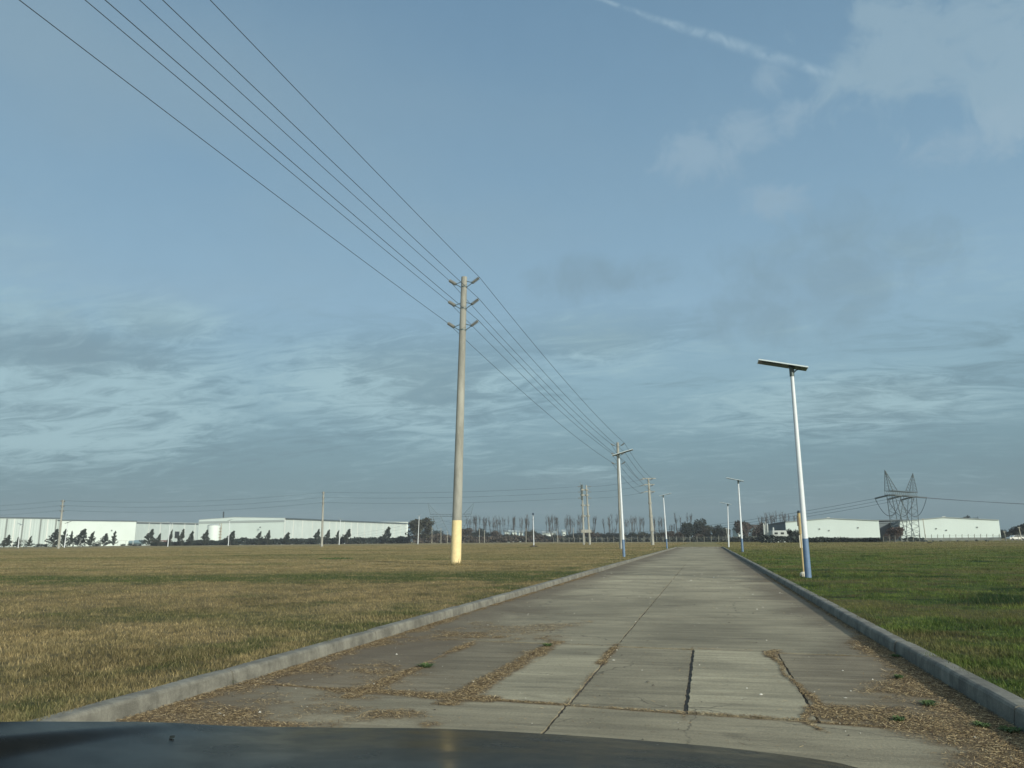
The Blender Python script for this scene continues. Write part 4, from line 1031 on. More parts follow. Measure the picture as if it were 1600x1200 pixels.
for a in ((793, 470, 830, 8, 'small white building left of the field lamp, left one of three'), (804, 475, 830, 7, 'small white building left of the field lamp, middle one of three'),
          (814, 480, 830.5, 6, 'small white building left of the field lamp, right one of three'), (858, 470, 831.5, 20, 'long white building right of the field lamp'),
          (881, 470, 829.5, 5, 'narrow white building just left of the twin shafted pole'), (1153, 330, 826, 7, 'white house behind the second right street lamp'),
          (1181, 340, 823, 9, 'pale house wall behind the brown bare tree', 'brown', 'rib')): house(*a)
# right edge cars
def far_car(px, D, col, label):
    b_ = at(px, D, FZ); r_ = thing('parked_car', b_, label, 'car', 'cars at the far right edge')
    mt = mat('car_paint', col, .3); 
    mb = MB(); prof = [(-2.1, .35), (-2.15, .75), (-1.9, .95), (-1.2, 1.0), (-.7, 1.42), (.7, 1.45), (1.3, 1.0), (2.0, .9), (2.15, .6), (2.1, .35)]
    for sg in (-.85, .85): mb.quad(*[v_(b_, FZ + z) + RH * x + FH * sg for x, z in prof])
    for i in range(len(prof)):
        (x0, z0), (x1, z1) = prof[i], prof[(i + 1) % len(prof)]; mb.quad(v_(b_, FZ + z0) + RH * x0 - FH * .85, v_(b_, FZ + z1) + RH * x1 - FH * .85, v_(b_, FZ + z1) + RH * x1 + FH * .85, v_(b_, FZ + z0) + RH * x0 + FH * .85)
    mb.build('body', mt, r_)
    mb = MB(); mb.quad(*[v_(b_, FZ + z) + RH * x - FH * .87 for x, z in ((-1.1, 1.0), (-.68, 1.36), (.66, 1.38), (1.15, 1.0))]); mb.build('window', M['panel'], r_)
    for x in (-1.35, 1.35):
        mb = MB(); mb.tube([v_(b_, FZ + .32) + RH * x - FH * .9, v_(b_, FZ + .32) + RH * x - FH * .66], .32, 12); mb.build('wheel', M['black'], r_)
far_car(1586.5, 215, (.6, .63, .6), 'white car at the far right edge, left of two')
far_car(1593, 222, (.5, .54, .53), 'pale car at the far right edge, right of two')

# ------------------------------------------------------------------ lattice pylons and their lines
M['lattice'] = mat('pylon_steel', (0.11, 0.145, 0.15), 0.6, 0.3)
def pylon(base, H_, span, bw, armd, label, k=1.0):
    """lattice tower: splayed legs crossing on the faces, deep crossbeam, two earth wire peaks"""
    root = thing('pylon', base, label, 'pylon', 'lattice pylons of the high voltage line')
    ad = armd.normalized(); fd = Vector((-ad.y, ad.x, 0)); b_ = Vector(base)
    R_, r_ = .08 * k, .038 * k
    hb0, hb1 = H_ * .655, H_ * .71
    hs = span / 2; tw_ = bw * .34            # half depth at top
    def P(x, y, z): return b_ + ad * x + fd * y + Zv * z
    body = MB()
    def lattice(mb, a0, a1, b0, b1, n):
        """two chords with zigzag"""
        mb.tube([a0, a1], R_, 4); mb.tube([b0, b1], R_, 4)
        for i in range(n):
            p = a0.lerp(a1, i / n); q = b0.lerp(b1, (i + .5) / n); s2 = a0.lerp(a1, (i + 1) / n)
            mb.tube([p, q], r_, 3); mb.tube([q, s2], r_, 3)
    base_w = bw; wz = H_ * .30
    for sy in (-1, 1):
        # inner members form an X through the waist
        for sx in (-1, 1):
            top_in = P(sx * hs * .48, sy * tw_ * .8, hb0); foot_opp = P(-sx * base_w * .42, sy * base_w * .5, 0)
            top_out = P(sx * hs * .86, sy * tw_ * .8, hb0); foot = P(sx * base_w * 1.02, sy * base_w * .5, 0)
            lattice(body, P(sx * hs * .86, sy * tw_ * .8, hb0), P(sx * base_w * 1.0, sy * base_w * .5, wz * .0), top_in, foot_opp.lerp(top_in, .0), 9)
        body.tube([P(-base_w, sy * base_w * .5, H_ * .09), P(base_w, sy * base_w * .5, H_ * .09)], r_ * 1.3, 4)
    for sx in (-1, 1):
        for i in range(6):
            z0, z1 = hb0 * i / 6, hb0 * (i + 1) / 6
            def e(z, sy):
                f = z / hb0; return P(sx * (base_w + (hs * .86 - base_w) * f), sy * (base_w * .5 + (tw_ * .8 - base_w * .5) * f), z)
            body.tube([e(z0, -1), e(z1, 1)], r_, 3); body.tube([e(z0, 1), e(z1, -1)], r_, 3)
    body.build('legs', M['lattice'], root)
    bm_ = MB()
    for sy in (-1, 1):
        for z in (hb0, hb1): bm_.tube([P(-hs, sy * tw_ * .8, z), P(hs, sy * tw_ * .8, z)], R_, 4)
        n = 12
        for i in range(n):
            x0, x1 = -hs + span * i / n, -hs + span * (i + 1) / n
            bm_.tube([P(x0, sy * tw_ * .8, hb0), P(x0, sy * tw_ * .8, hb1)], r_, 3); bm_.tube([P(x0, sy * tw_ * .8, hb0), P(x1, sy * tw_ * .8, hb1)], r_, 3)
    for i in range(13):
        x = -hs + span * i / 12
        for z in (hb0, hb1): bm_.tube([P(x, -tw_ * .8, z), P(x, tw_ * .8, z)], r_, 3)
    bm_.build('crossbeam', M['lattice'], root)
    peaks = []
    for sx in (-1, 1):
        pk_ = MB(); tp = P(sx * hs * 1.12, 0, H_); peaks.append(tp)
        cs = [P(sx * hs * .98, -tw_ * .8, hb1), P(sx * hs * .98, tw_ * .8, hb1), P(sx * hs * .62, -tw_ * .8, hb1), P(sx * hs * .62, tw_ * .8, hb1)]
        for c__ in cs: pk_.tube([c__, tp], [R_, R_ * .8], 4)
        for i in range(1, 7):
            f0, f1 = (i - 1) / 7, i / 7
            for a, b2_ in ((0, 2), (1, 3), (0, 1), (2, 3)): pk_.tube([cs[a].lerp(tp, f0), cs[b2_].lerp(tp, f1)], r_, 3)
        pk_.build('peak', M['lattice'], root)
    att_ = [P(x, 0, hb0 - .1) for x in (-hs * 1.0, 0, hs * 1.0)]
    return root, att_, peaks
D_T1 = 196.0
T1b = at(1416, D_T1); H1 = up(1384, 737, D_T1).z - FZ
arm1 = (RH * .76 + FH * .65).normalized()          # beam seen obliquely
pT1, at1, pk1 = pylon(T1b, H1, 14.5, 3.6, arm1, 'large lattice pylon standing before the right hand warehouses')
D_T2 = 450.0
T2b = at(704, D_T2); H2 = up(696, 785.5, D_T2).z - FZ
pT2, at2, pk2 = pylon(T2b, H2, 24, 4.2, RH, 'distant lattice pylon half hidden behind the yellow based pole', k=.75)
T0b = at(2050, 250)
pT0, at0, pk0 = pylon(T0b, H1, 15.5, 4.2, arm1, 'lattice pylon beyond the right edge')
T3b = at(-300, 700)
def insulators_string(root, a, dirv_, L_, k=1.0):
    mb = MB(); 
    for off__ in (-.22, .22):
        s__ = Vector((-dirv_.y, dirv_.x, 0)).normalized() * off__
        P__, R__ = bumps(a + s__, a + s__ + dirv_ * L_, .20 * k, 9); mb.tube(P__, R__, 6)
    mb.build('insulator_string', M['lattice'], root)
    return a + dirv_ * L_
for ph in range(3):
    a = at1[ph]; dl_ = (at2[ph] - a).normalized(); dl_.z = -.16; dl_.normalize(); dr_ = (at0[2 - ph] - a).normalized(); dr_.z = -.05; dr_.normalize()
    eL = insulators_string(pT1, a, dl_, 4.0); eR = insulators_string(pT1, a, dr_, 4.0)
    nmz = ['nearest', 'middle', 'farthest'][ph]
    mb = MB(); pts = [eL.lerp(eR, i / 14) - Zv * (4.6 * 4 * (i / 14) * (1 - i / 14)) for i in range(15)]; mb.tube(pts, .07, 4); mb.build('jumper_cable', M['wire'], pT1)
    wire([eL, at2[ph]], [.035, .05], f'{nmz} high voltage cable sagging from the large pylon to the distant pylon', 'high voltage cables', sags=[9.5])
    wire([eR, at0[2 - ph]], [.06, .08], f'{nmz} high voltage cable running right from the large pylon', 'high voltage cables', sags=[2.2])
    e3 = at2[ph] + Vector((-330, 170, -3)); wire([at2[ph] - Zv * 2, e3], [.03, .035], f'{nmz} high voltage cable running left from the distant pylon', 'high voltage cables', sags=[11])

# ------------------------------------------------------------------ trees
def crown_mesh(name, kind, seed, n):
    """leaf-clump crown in unit height (z 0..1), radius about .5; many small faces"""
    r = np.random.default_rng(seed); V, F_ = [], []
    def leaf(c_, s_, flat=0.0):
        a = r.normal(size=3); a /= np.linalg.norm(a); b_ = np.cross(a, r.normal(size=3)); b_ /= np.linalg.norm(b_)
        k = len(V); V.extend([c_ + a * s_, c_ + b_ * s_ * .7, c_ - a * s_ * .9, c_ - b_ * s_ * .6]); F_.append((k, k + 1, k + 2, k + 3))
    if kind == 'conifer':
        lean = r.uniform(.16, .30)
        nb_ = 62
        for i in range(nb_):
            z = .06 + .90 * (i / nb_) ** .9; L_ = (1 - z) ** 1.05 * .44 * r.uniform(.6, 1.25) + .02
            az = r.uniform(0, 2 * pi); 
            for j in range(max(3, int(n / nb_))):
                t = r.random() ** .6; p = np.array([np.cos(az) * L_ * t + lean * z ** 1.4 - .1, np.sin(az) * L_ * t, z + L_ * t * .40 + r.normal() * .012])
                leaf(p + r.normal(size=3) * .016, .036 * (1 - .45 * z) * r.uniform(.6, 1.3))
    elif kind == 'broad':
        lobes = [(r.uniform(-.28, .28), r.uniform(-.28, .28), r.uniform(.30, .80), r.uniform(.13, .27)) for _ in range(15)]
        for i in range(n):
            x, y, z, q = lobes[r.integers(len(lobes))]; u = r.normal(size=3); u /= np.linalg.norm(u); q2 = q * r.uniform(.55, 1.08)
            p = np.array([x, y, z]) + u * q2 * np.array([1, 1, .85])
            if p[2] < .06: continue
            leaf(p, .036 * r.uniform(.5, 1.5))
    elif kind == 'bush':
        lobes = [(r.uniform(-.45, .45), r.uniform(-.3, .3), r.uniform(.15, .5), r.uniform(.18, .38)) for _ in range(9)]
        for i in range(n):
            x, y, z, q = lobes[r.integers(len(lobes))]; u = r.normal(size=3); u /= np.linalg.norm(u)
            p = np.array([x, y, z]) + u * q * r.uniform(.4, 1.1)
            if p[2] < 0: p[2] = -p[2] * .5
            leaf(p, .045 * r.uniform(.5, 1.4))
    me = bpy.data.meshes.new(name); me.from_pydata([tuple(v) for v in V], [], F_); me.update(); return me
def branch_mesh(name, seed, kind):
    r = random.Random(seed); mb = MB()
    if kind == 'poplar':
        nl = r.choice([2, 3, 3, 4])
        for i in range(nl):
            a = r.uniform(0, 2 * pi); sp_ = r.uniform(.03, .12); z0 = r.uniform(.06, .26)
            p0 = Vector((0, 0, z0)); p1 = Vector((cos(a) * sp_, sin(a) * sp_, z0 + .25)); p2 = Vector((cos(a) * sp_ * 1.6, sin(a) * sp_ * 1.6, r.uniform(.85, 1.0)))
            mb.tube([p0, p1, p2], [.012, .009, .0035], 4)
            for j in range(30):
                f = r.random() ** .9 * .93 + .05; q = p1.lerp(p2, f) if f > .3 else p0.lerp(p1, f * 3)
                b = r.uniform(0, 2 * pi); L_ = r.uniform(.08, .24) * (1.15 - f * .6)
                mb.tube([q, q + Vector((cos(b) * L_ * .42, sin(b) * L_ * .42, L_))], [.0026, .0010], 3, cap=False)
                q2 = q + Vector((cos(b) * L_ * .18, sin(b) * L_ * .18, L_ * .5)); b += r.uniform(-1, 1)
                mb.tube([q2, q2 + Vector((cos(b) * L_ * .3, sin(b) * L_ * .3, L_ * .6))], [.0018, .0008], 3, cap=False)
    else:
        def rec(p, d, L_, rad, lv):
            q = p + d * L_; mb.tube([p, q], [rad, rad * .65], 4 if lv < 2 else 3, cap=False)
            if lv >= 5: return
            for _ in range(3 if lv < 4 else 4):
                nd = (d + Vector((r.gauss(0, .45), r.gauss(0, .45), r.gauss(.08, .28)))).normalized(); rec(p.lerp(q, r.uniform(.55, 1)), nd, L_ * r.uniform(.62, .82), rad * .58, lv + 1)
        for _ in range(3): rec(Vector((0, 0, .10)), Vector((r.gauss(0, .35), r.gauss(0, .35), 1)).normalized(), .26, .012, 1)
    me = bpy.data.meshes.new(name); me.from_pydata(mb.v, [], mb.f); me.update(); return me
def trunk_mesh(name, h, r0, lean=0.0):
    mb = MB(); mb.tube([(0, 0, -.01), (lean * .2, 0, h * .5), (lean, 0, h)], [r0, r0 * .8, r0 * .4], 7); me = bpy.data.meshes.new(name); me.from_pydata(mb.v, [], mb.f); me.update(); return me
CM = {'conifer': [crown_mesh('conifer_crown', 'conifer', 40 + i, 3600) for i in range(5)], 'broad': [crown_mesh('broad_crown', 'broad', 60 + i, 2600) for i in range(5)],
      'bush': [crown_mesh('bush_crown', 'bush', 80 + i, 900) for i in range(4)], 'poplar': [branch_mesh('poplar_branches', 100 + i, 'poplar') for i in range(7)],
      'bare': [branch_mesh('bare_branches', 120 + i, 'bare') for i in range(4)]}
TM = {'conifer': trunk_mesh('conifer_trunk', .7, .012, .1), 'broad': trunk_mesh('broad_trunk', .55, .022), 'bush': trunk_mesh('bush_stem', .3, .03), 'poplar': trunk_mesh('poplar_trunk', .35, .014), 'bare': trunk_mesh('bare_trunk', .16, .016)}
_mc = {}
def mesh_with(me, mt):
    k = (me.name, mt.name)
    if k not in _mc:
        c_ = me.copy(); c_.materials.clear(); c_.materials.append(mt); _mc[k] = c_
    return _mc[k]
tcount = [0]
NAMES = {'conifer': ('conifer_tree', 'tree'), 'broad': ('broadleaf_tree', 'tree'), 'bush': ('bush', 'bush'), 'poplar': ('poplar_tree', 'tree'), 'bare': ('bare_tree', 'tree')}
def tree(kind, px, pyt, D, wpx, mt, label, group=None, rz=None, minw=None, base_px=None):
    i = tcount[0]; tcount[0] += 1
    b_ = at(px, D); h = max(.4, up(px, pyt, D).z - FZ); W_ = wpx * D / 1200.0
    nm_, cat = NAMES[kind]
    root = thing(nm_, b_, label, cat, group)
    # keep the wind lean of the conifers towards the right of the view
    if rz is None: rz = YAW + random.uniform(-.5, .5) if kind == 'conifer' else random.uniform(0, 2 * pi)
    root.rotation_euler = (0, 0, rz)
    wid = {'conifer': .72, 'broad': .85, 'bush': 1.15, 'poplar': .30, 'bare': .95}[kind]
    sx = W_ / wid; root.scale = (sx, sx, h)
    if kind in ('poplar', 'bare') and sx < h * .7 and kind == 'bare': root.scale = (sx, sx, h)
    if kind == 'poplar': root.scale = (h, h, h)
    cr_ = bpy.data.objects.new('crown' if kind != 'bush' else 'foliage', mesh_with(CM[kind][i % len(CM[kind])], mt)); COL.objects.link(cr_); cr_.parent = root
    tr = bpy.data.objects.new('trunk' if kind != 'bush' else 'stem', mesh_with(TM[kind], M['bark'])); COL.objects.link(tr); tr.parent = root
    return root
ORD = ['first', 'second', 'third', 'fourth', 'fifth', 'sixth', 'seventh', 'eighth', 'ninth', 'tenth', 'eleventh', 'twelfth', 'thirteenth', 'fourteenth', 'fifteenth', 'sixteenth', 'seventeenth', 'eighteenth', 'nineteenth', 'twentieth', 'twenty-first', 'twenty-second', 'twenty-third', 'twenty-fourth', 'twenty-fifth', 'twenty-sixth', 'twenty-seventh', 'twenty-eighth', 'twenty-ninth', 'thirtieth', 'thirty-first', 'thirty-second', 'thirty-third', 'thirty-fourth', 'thirty-fifth', 'thirty-sixth']
G_C = 'young conifers bent by the wind before the left warehouses'
con = [(10, 836, 14, 'small leaning conifer at the left edge of the photo'), (27, 839, 8, 'little conifer just left of the small bare tree'), (46, 838, 8, 'little conifer just right of the small bare tree'),
       (84, 827, 18, 'large bushy conifer touching the left side of the leftmost power pole'), (100, 827, 13, 'leaning conifer touching the right side of the leftmost power pole'), (109.5, 830, 9, 'thin conifer between the leftmost power pole and the widest conifer'),
       (125, 827, 21, 'widest bushy conifer before the plain white wall'), (142, 831, 13, 'twisted conifer right of the widest bushy conifer'), (163, 834, 15, 'round short conifer before the plain white wall'),
       (178, 830, 10, 'narrow pointed conifer before the right half of the plain white wall'), (233, 827, 16, 'full conifer before the recessed grey wall'), (247, 834, 9, 'short conifer right of the full one at the recessed grey wall'),
       (266, 828, 7, 'very thin conifer beside the lamp left of the dark door'), (283, 827, 11, 'conifer just right of the dark loading door'), (299, 830, 11, 'conifer at the right end of the recessed grey wall'),
       (320, 828, 13, 'conifer before the white storage tank'), (360, 830, 16, 'broad dark conifer behind the lamp before the white gable'), (404, 831, 14, 'left one of the two close conifers before the white gable'), (418, 829, 11, 'right one of the two close conifers before the white gable'),
       (449, 832, 14, 'conifer at the corner between white gable and ribbed side'), (495, 827, 12, 'conifer touching the left of the middle power pole'), (511, 828, 11, 'conifer just right of the middle power pole'), (527, 829, 9, 'thin conifer before the lamp on the ribbed side'),
       (542, 827, 15, 'conifer right of the lamp on the ribbed side'), (606, 823, 16, 'lone tall conifer near the right end of the ribbed side')]
for px, py, wpx, lb in con:
    D = 345 + (px / 640) * 75
    tree('conifer', px, py - .8, D, wpx * 1.15, M['conifer'], lb, G_C)
for i, (px, py, wpx) in enumerate([(60, 847, 10), (71, 848, 8), (152, 846, 14), (192, 848, 9), (202, 847, 8), (215, 849, 14), (258, 847, 13), (292, 846, 10)]):
    tree('bush', px, py, 350 + px * .11, wpx, M['conifer'], f'{ORD[i]} low bush from the left among the conifers of the left warehouses', 'low bushes before the left warehouses')
tree('bare', 38, 832, 188, 17, M['twig'], 'small bare tree standing in the field at the far left')
tree('broad', 654, 808, 405, 40, M['olive'], 'big round olive brown tree at the right end of the long warehouse')
# hedge along the warehouses: one clipped-looking dark hedge
def hedge(name, pts, hts, mt, label, wdt=2.0, leaf_s=.28, dens=26, cat='hedge', kind=None, group=None):
    V, F_ = [], []; r = np.random.default_rng(len(pts) * 7 + int(abs(pts[0][0]) * 10) % 997)
    for (a, b_, h0, h1) in zip(pts[:-1], pts[1:], hts[:-1], hts[1:]):
        L_ = (Vector(b_) - Vector(a)).length; n = int(L_ * dens)
        for _ in range(n):
            t = r.random(); c_ = np.array(a) * (1 - t) + np.array(b_) * t; h = (h0 * (1 - t) + h1 * t) * (.75 + .4 * float(vnoise(np.array([c_[0]]), np.array([c_[1]]), 2.2, 77)[0]) + .1 * r.random())
            z = h * r.random() ** .7; p = c_ + np.array([r.normal() * wdt * .35, r.normal() * wdt * .35, z])
            u = r.normal(size=3); u /= np.linalg.norm(u); v2 = np.cross(u, r.normal(size=3)); v2 /= np.linalg.norm(v2); s_ = leaf_s * r.uniform(.6, 1.5)
            k = len(V); V.extend([p + u * s_, p + v2 * s_ * .7, p - u * s_, p - v2 * s_ * .7]); F_.append((k, k + 1, k + 2, k + 3))
    o0 = np.array(pts[0]); me = bpy.data.meshes.new(name); me.from_pydata([tuple(v - o0) for v in V], [], F_); me.materials.append(mt); me.update()
    o = bpy.data.objects.new(name, me); COL.objects.link(o); o.location = tuple(pts[0]); 
    return tag(o, label, cat if kind is None else None, group, kind)
def hp(pxs, D0, D1, pys):
    P_, H_ = [], []
    for i, (px, py) in enumerate(zip(pxs, pys)):
        D = D0 + (D1 - D0) * i / (len(pxs) - 1); P_.append(tuple(at(px, D))); H_.append(max(.5, up(px, py, D).z - FZ))
    return P_, H_
P_, H_ = hp([300, 340, 380, 430, 470, 520, 560, 600, 640], 385, 425, [845, 845, 842, 843, 842, 842, 841, 840, 839]); hedge('hedge', P_, H_, M['dark'], 'long low dark hedge along the foot of the ribbed warehouse', 2.5, .5, 85)
P_, H_ = hp([236, 270, 300], 380, 388, [848, 847, 847]); hedge('hedge', P_, H_, M['dark'], 'short dark hedge below the loading door', 2.0, .5, 70)
P_, H_ = hp([-30, 5, 20, 50, 80, 110, 150], 350, 362, [850, 850, 851, 850, 850, 850, 851]); hedge('hedge', P_, H_, M['dark'], 'low weedy hedge at the foot of the leftmost warehouse', 1.5, .3, 12)
P_, H_ = hp([645, 680, 720, 760, 800, 840, 880], 430, 440, [838, 836, 838, 840, 838, 838, 839]); hedge('shrub_belt', P_, H_, M['brown'], 'dense brown and dark undergrowth below the far tree belt', 5, .6, 60, kind='stuff')
P_, H_ = hp([880, 930, 980, 1020, 1060, 1100, 1150, 1200], 400, 260, [841, 841, 841, 841, 841, 841, 840, 839]); hedge('shrub_belt', P_, H_, M['grey'], 'mixed undergrowth below the trees beyond the end of the road', 4, .5, 50, kind='stuff')
P_, H_ = hp([1192, 1225, 1260, 1300, 1345, 1382], 205, 196, [836, 838, 839, 840, 841, 841]); hedge('hedge', P_, H_, M['dark'], 'low dark hedge in front of the first white gable', 1.8, .26, 110)
P_, H_ = hp([1412, 1430, 1444], 193, 192, [840, 840, 842]); hedge('hedge', P_, H_, M['dark'], 'short dark hedge at the feet of the large pylon', 1.6, .3, 26)
# woods: dark rounded trees of the belt
belt = [(672, 831, 12, 'dark'), (684, 828, 15, 'dark'), (697, 833, 13, 'brown'), (712, 830, 14, 'dark'), (728, 824, 20, 'brown'), (745, 826, 17, 'dark'), (760, 831, 14, 'dark'), (773, 827, 16, 'brown'), (786, 833, 14, 'brown'), (800, 835, 15, 'dark'),
        (815, 836, 14, 'dark'), (826, 829, 14, 'olive'), (838, 828, 15, 'olive'), (850, 836, 14, 'dark'), (862, 837, 15, 'dark'), (874, 836, 12, 'brown'), (888, 834, 12, 'dark'), (900, 832, 14, 'dark'), (912, 831, 14, 'olive'), (926, 829, 18, 'brown'), (940, 832, 15, 'dark'),
        (955, 831, 15, 'dark'), (968, 832, 14, 'dark'), (983, 832, 15, 'dark'), (1000, 831, 16, 'olive'), (1014, 832, 14, 'dark'), (1030, 830, 15, 'olive'), (1044, 829, 16, 'brown'), (1056, 831, 13, 'brown')]
belt += [(788, 835, 9, 'dark'), (797, 834, 8, 'dark'), (809, 835, 8, 'brown'), (848, 835, 9, 'dark'), (856, 836, 8, 'dark'), (866, 834, 8, 'dark'), (878, 835, 8, 'dark')]
belt.sort()
for i, (px, py, wpx, mk_) in enumerate(belt):
    tree('broad', px, py, 445 - max(0, px - 880) * .35 + random.uniform(-10, 10), wpx * 1.15, M[mk_], f'{ORD[i]} tree from the left in the low belt right of the big round tree', 'rounded trees of the far belt')
G_P = 'bare poplars beyond the far field'
clusters = [('between the yellow based pole and the field lamp', [735, 740, 747, 754, 758, 770, 773, 782, 790, 799, 806, 814, 822, 827]),
            ('between the field lamp and the twin shafted pole', [856, 862, 868, 876, 884, 890, 895, 903]),
            ('between the twin shafted pole and the next tall pole', [908, 926, 948, 953, 959]),
            ('right of the lamp overlapped pole', [977, 985, 989, 999, 1006, 1024, 1032, 1038])]
for nm_, xs in clusters:
    for i, x in enumerate(xs):
        pyt = 806.5 + random.uniform(-1.5, 3); D = 470 + random.uniform(-15, 15)
        tree('poplar', x, pyt, D, 9, M['twig'], f'{ORD[i]} bare poplar {nm_}', G_P)
for x, y, lb in ((1062, 803, 'tall bare poplar at the left edge of the dark pine clump'), (1077, 804, 'bare poplar rising out of the dark pine clump'), (1047, 820, 'short bare tree left of the dark pine clump'), (1053, 817, 'bare tree close to the left edge of the dark pine clump')):
    tree('poplar', x, y, 400, 9, M['twig'], lb, G_P)
for i, (x, y) in enumerate([(1190, 806), (1197, 803), (1205, 801), (1213, 802), (1221, 801), (1229, 803), (1238, 804)]): tree('poplar', x, y, 430, 9, M['twig'], f'{ORD[i]} bare poplar from the left behind the first white gable', G_P)
G_M = 'trees beyond the end of the road'
for a in ((1075, 812, 20, 'dark', 'dark pine clump left half beyond the end of the road'), (1092, 808, 24, 'dark', 'tallest dark tree beyond the end of the road'), (1101, 818, 16, 'dark', 'dark tree on the right flank of the tallest one'),
          (1114, 821, 16, 'olive', 'olive tree between the dark trees and the third right lamp'), (1126, 820, 15, 'dark', 'dark round topped tree just left of the third right lamp'), (1135, 823, 12, 'olive', 'small tree behind the third right lamp'),
          (1062, 830, 14, 'brown', 'low brown tree below the tall bare poplar'), (1106, 832, 18, 'grey', 'low grey green tree beyond the end of the road'), (1088, 834, 16, 'brown', 'low brown tree below the tallest dark tree')):
    tree('broad', a[0], a[1], 330 + random.uniform(-10, 10), a[2] * 1.15, M[a[3]], a[4], G_M)
tree('bare', 1102, 808, 325, 16, M['redtwig'], 'bare brownish tree touching the right of the tallest dark tree', G_M)
tree('bare', 1156, 810, 300, 26, M['redtwig'], 'bare brown tree between the third and second right lamps', G_M)
tree('bare', 1168, 804, 295, 36, M['redtwig'], 'large bare brown tree right of the second right lamp', G_M)
tree('broad', 1164, 812, 300, 26, M['brown'], 'brown twiggy tree directly behind the second right lamp', G_M)
tree('broad', 1186, 817, 300, 20, M['brown'], 'rounded brown tree left of the plant building', G_M)
tree('bush', 1147, 836, 270, 16, M['dark'], 'dark bush at the foot of the third right lamp', G_M)
tree('bare', 1266, 802, 420, 16, M['twig'], 'bare tree rising behind the first gable beside the nearest lamp', G_M)
tree('broad', 1241, 825, 205, 19, M['dark'], 'dark rounded shrub tree touching the marker post')
tree('broad', 1397, 822, 190, 26, M['redtwig'], 'reddish leafless bush at the left foot of the large pylon')
tree('bare', 1391, 826, 189, 22, M['redtwig'], 'smaller reddish bush left of the pylon bush')
for i, (px, py, wpx, D) in enumerate([(1570, 832, 12, 240), (1579, 828, 14, 245), (1590, 820, 18, 240), (1603, 816, 22, 240), (1622, 812, 26, 240), (1569, 827, 8, 260)]):
    tree('broad', px, py, D, wpx * 1.1, M['dark'], f'{ORD[i]} dark tree of the group right of the last warehouse', 'dark trees at the right edge')
for i, (px, py, wpx) in enumerate([(1484, 806, 8), (1491, 807, 7), (1510, 804.5, 12), (1520, 807, 8), (1528, 808, 8)]): tree('broad', px, py, 420, wpx * 1.2, M['dark'], f'{ORD[i]} dark treetop from the left showing above the last warehouse roof', 'treetops behind the last warehouse')
for i, (px, py, wpx) in enumerate([(1457, 843, 4), (1469, 843, 5), (1495, 843, 4), (1509, 843, 5), (1525, 841, 6), (1540, 842, 7)]): tree('bush', px, py, 187, wpx, M['dark'], f'{ORD[i]} small bush from the left along the fence of the last warehouse', 'small bushes along the right fence')
# field lamp footing mound and tufts
def tuft_obj(px, D, wd_, h, label, mt):
    b_ = at(px, D); mb = MB()
    for _ in range(160):
        a = random.uniform(0, 2 * pi); q = wd_ * sqrt(random.random()); l = h * random.uniform(.4, 1) * (1.1 - q / wd_ * .6); p = b_ + Vector((cos(a) * q, sin(a) * q, 0)); s = wd_ * .06
        mb.quad(p + Vector((-s, 0, 0)), p + Vector((s, 0, 0)), p + Vector((random.gauss(0, .1) * wd_, random.gauss(0, .1) * wd_, l)))
    return tag(mb.build('weed_clump', mt, org=tuple(b_)), label, 'weed', 'weed clumps in the fields')
tuft_obj(834, 149, .75, .45, 'brown weed clump at the foot of the field lamp', M['brown'])
tuft_obj(1452, 150, .5, .4, 'dark weed clump in the right field before the fence', M['olive'])
tuft_obj(525, 60, 1.3, .16, 'green weed clump in the left field before the middle power pole', M['weed'])
pb0 = Vector((-13.09, 39.72, FZ))
mb = MB()
for _ in range(120):
    a = random.uniform(pi * 1.15, 2 * pi); q = random.uniform(.27, .42); p = Vector((-13.09 + cos(a) * q, 40.05 + sin(a) * q, FZ)); l = random.uniform(.08, .34) * (1.3 if random.random() < .15 else .8); s = .012
    mb.quad(p + Vector((-s, 0, 0)), p + Vector((s, 0, 0)), p + Vector((random.gauss(0, .06), random.gauss(0, .04), l)))
tag(mb.build('weed_clump', M['tanweed'], org=tuple(pb0)), 'dry weeds around the foot of the yellow based pole', 'weed', 'weed clumps in the fields')

# ------------------------------------------------------------------ fences and slim posts
def fence(P, Q, n, h, label, rails=3, r=.07):
    root = thing('fence', P, label, 'fence'); first = None
    for i in range(n):
        p = P.lerp(Q, i / (n - 1))
        if first is None:
            mb = MB(); mb.box((0, 0, h / 2), (r * 2, r * 2, h)); mb.box((0, -.14, h + .12), (r * 1.8, r * 1.8, .42), (Vector((1, 0, 0)), Vector((0, .8, .6)), Vector((0, -.6, .8))))
            first = mb.build('post', M['postd'], root, world_space=False); first.location = p - P
        else:
            c__ = first.copy(); COL.objects.link(c__); c__.parent = root; c__.location = p - P
    mb = MB()
    for k in range(rails + 1): mb.tube([v_(P, P.z + h * (.1 + .85 * k / rails)), v_(Q, Q.z + h * (.1 + .85 * k / rails))], .018, 3)
    nn = int((Q - P).length / .9)
    mb.build('wires', M['steel'], root)
    return root
M['postd'] = mat('grey_fence_post', (0.17, 0.18, 0.155), 0.9)
fence(at(1380, 188), at(1640, 182), 28, 1.45, 'wire fence with concrete posts before the right hand warehouses', r=.05)
fence(at(865, 330), at(1195, 262), 34, 2.0, 'wire fence with pale posts across the end of the road', r=.09)
def slim_post(px, D, pyt, label, tilt=0.0, r=.12, pxt=None):
    b_ = at(px, D); t_ = up(pxt if pxt is not None else px, pyt, D); root = thing('concrete_post', b_, label, 'post', 'slim posts among the far trees')
    mb = MB(); mb.tube([b_, t_], [r, r * .7], 8); mb.build('shaft', M['post'], root); mb = MB(); mb.box(t_, (r * 5, r, r), (RH, FH, Zv)); mb.build('crossbar', M['post'], root)
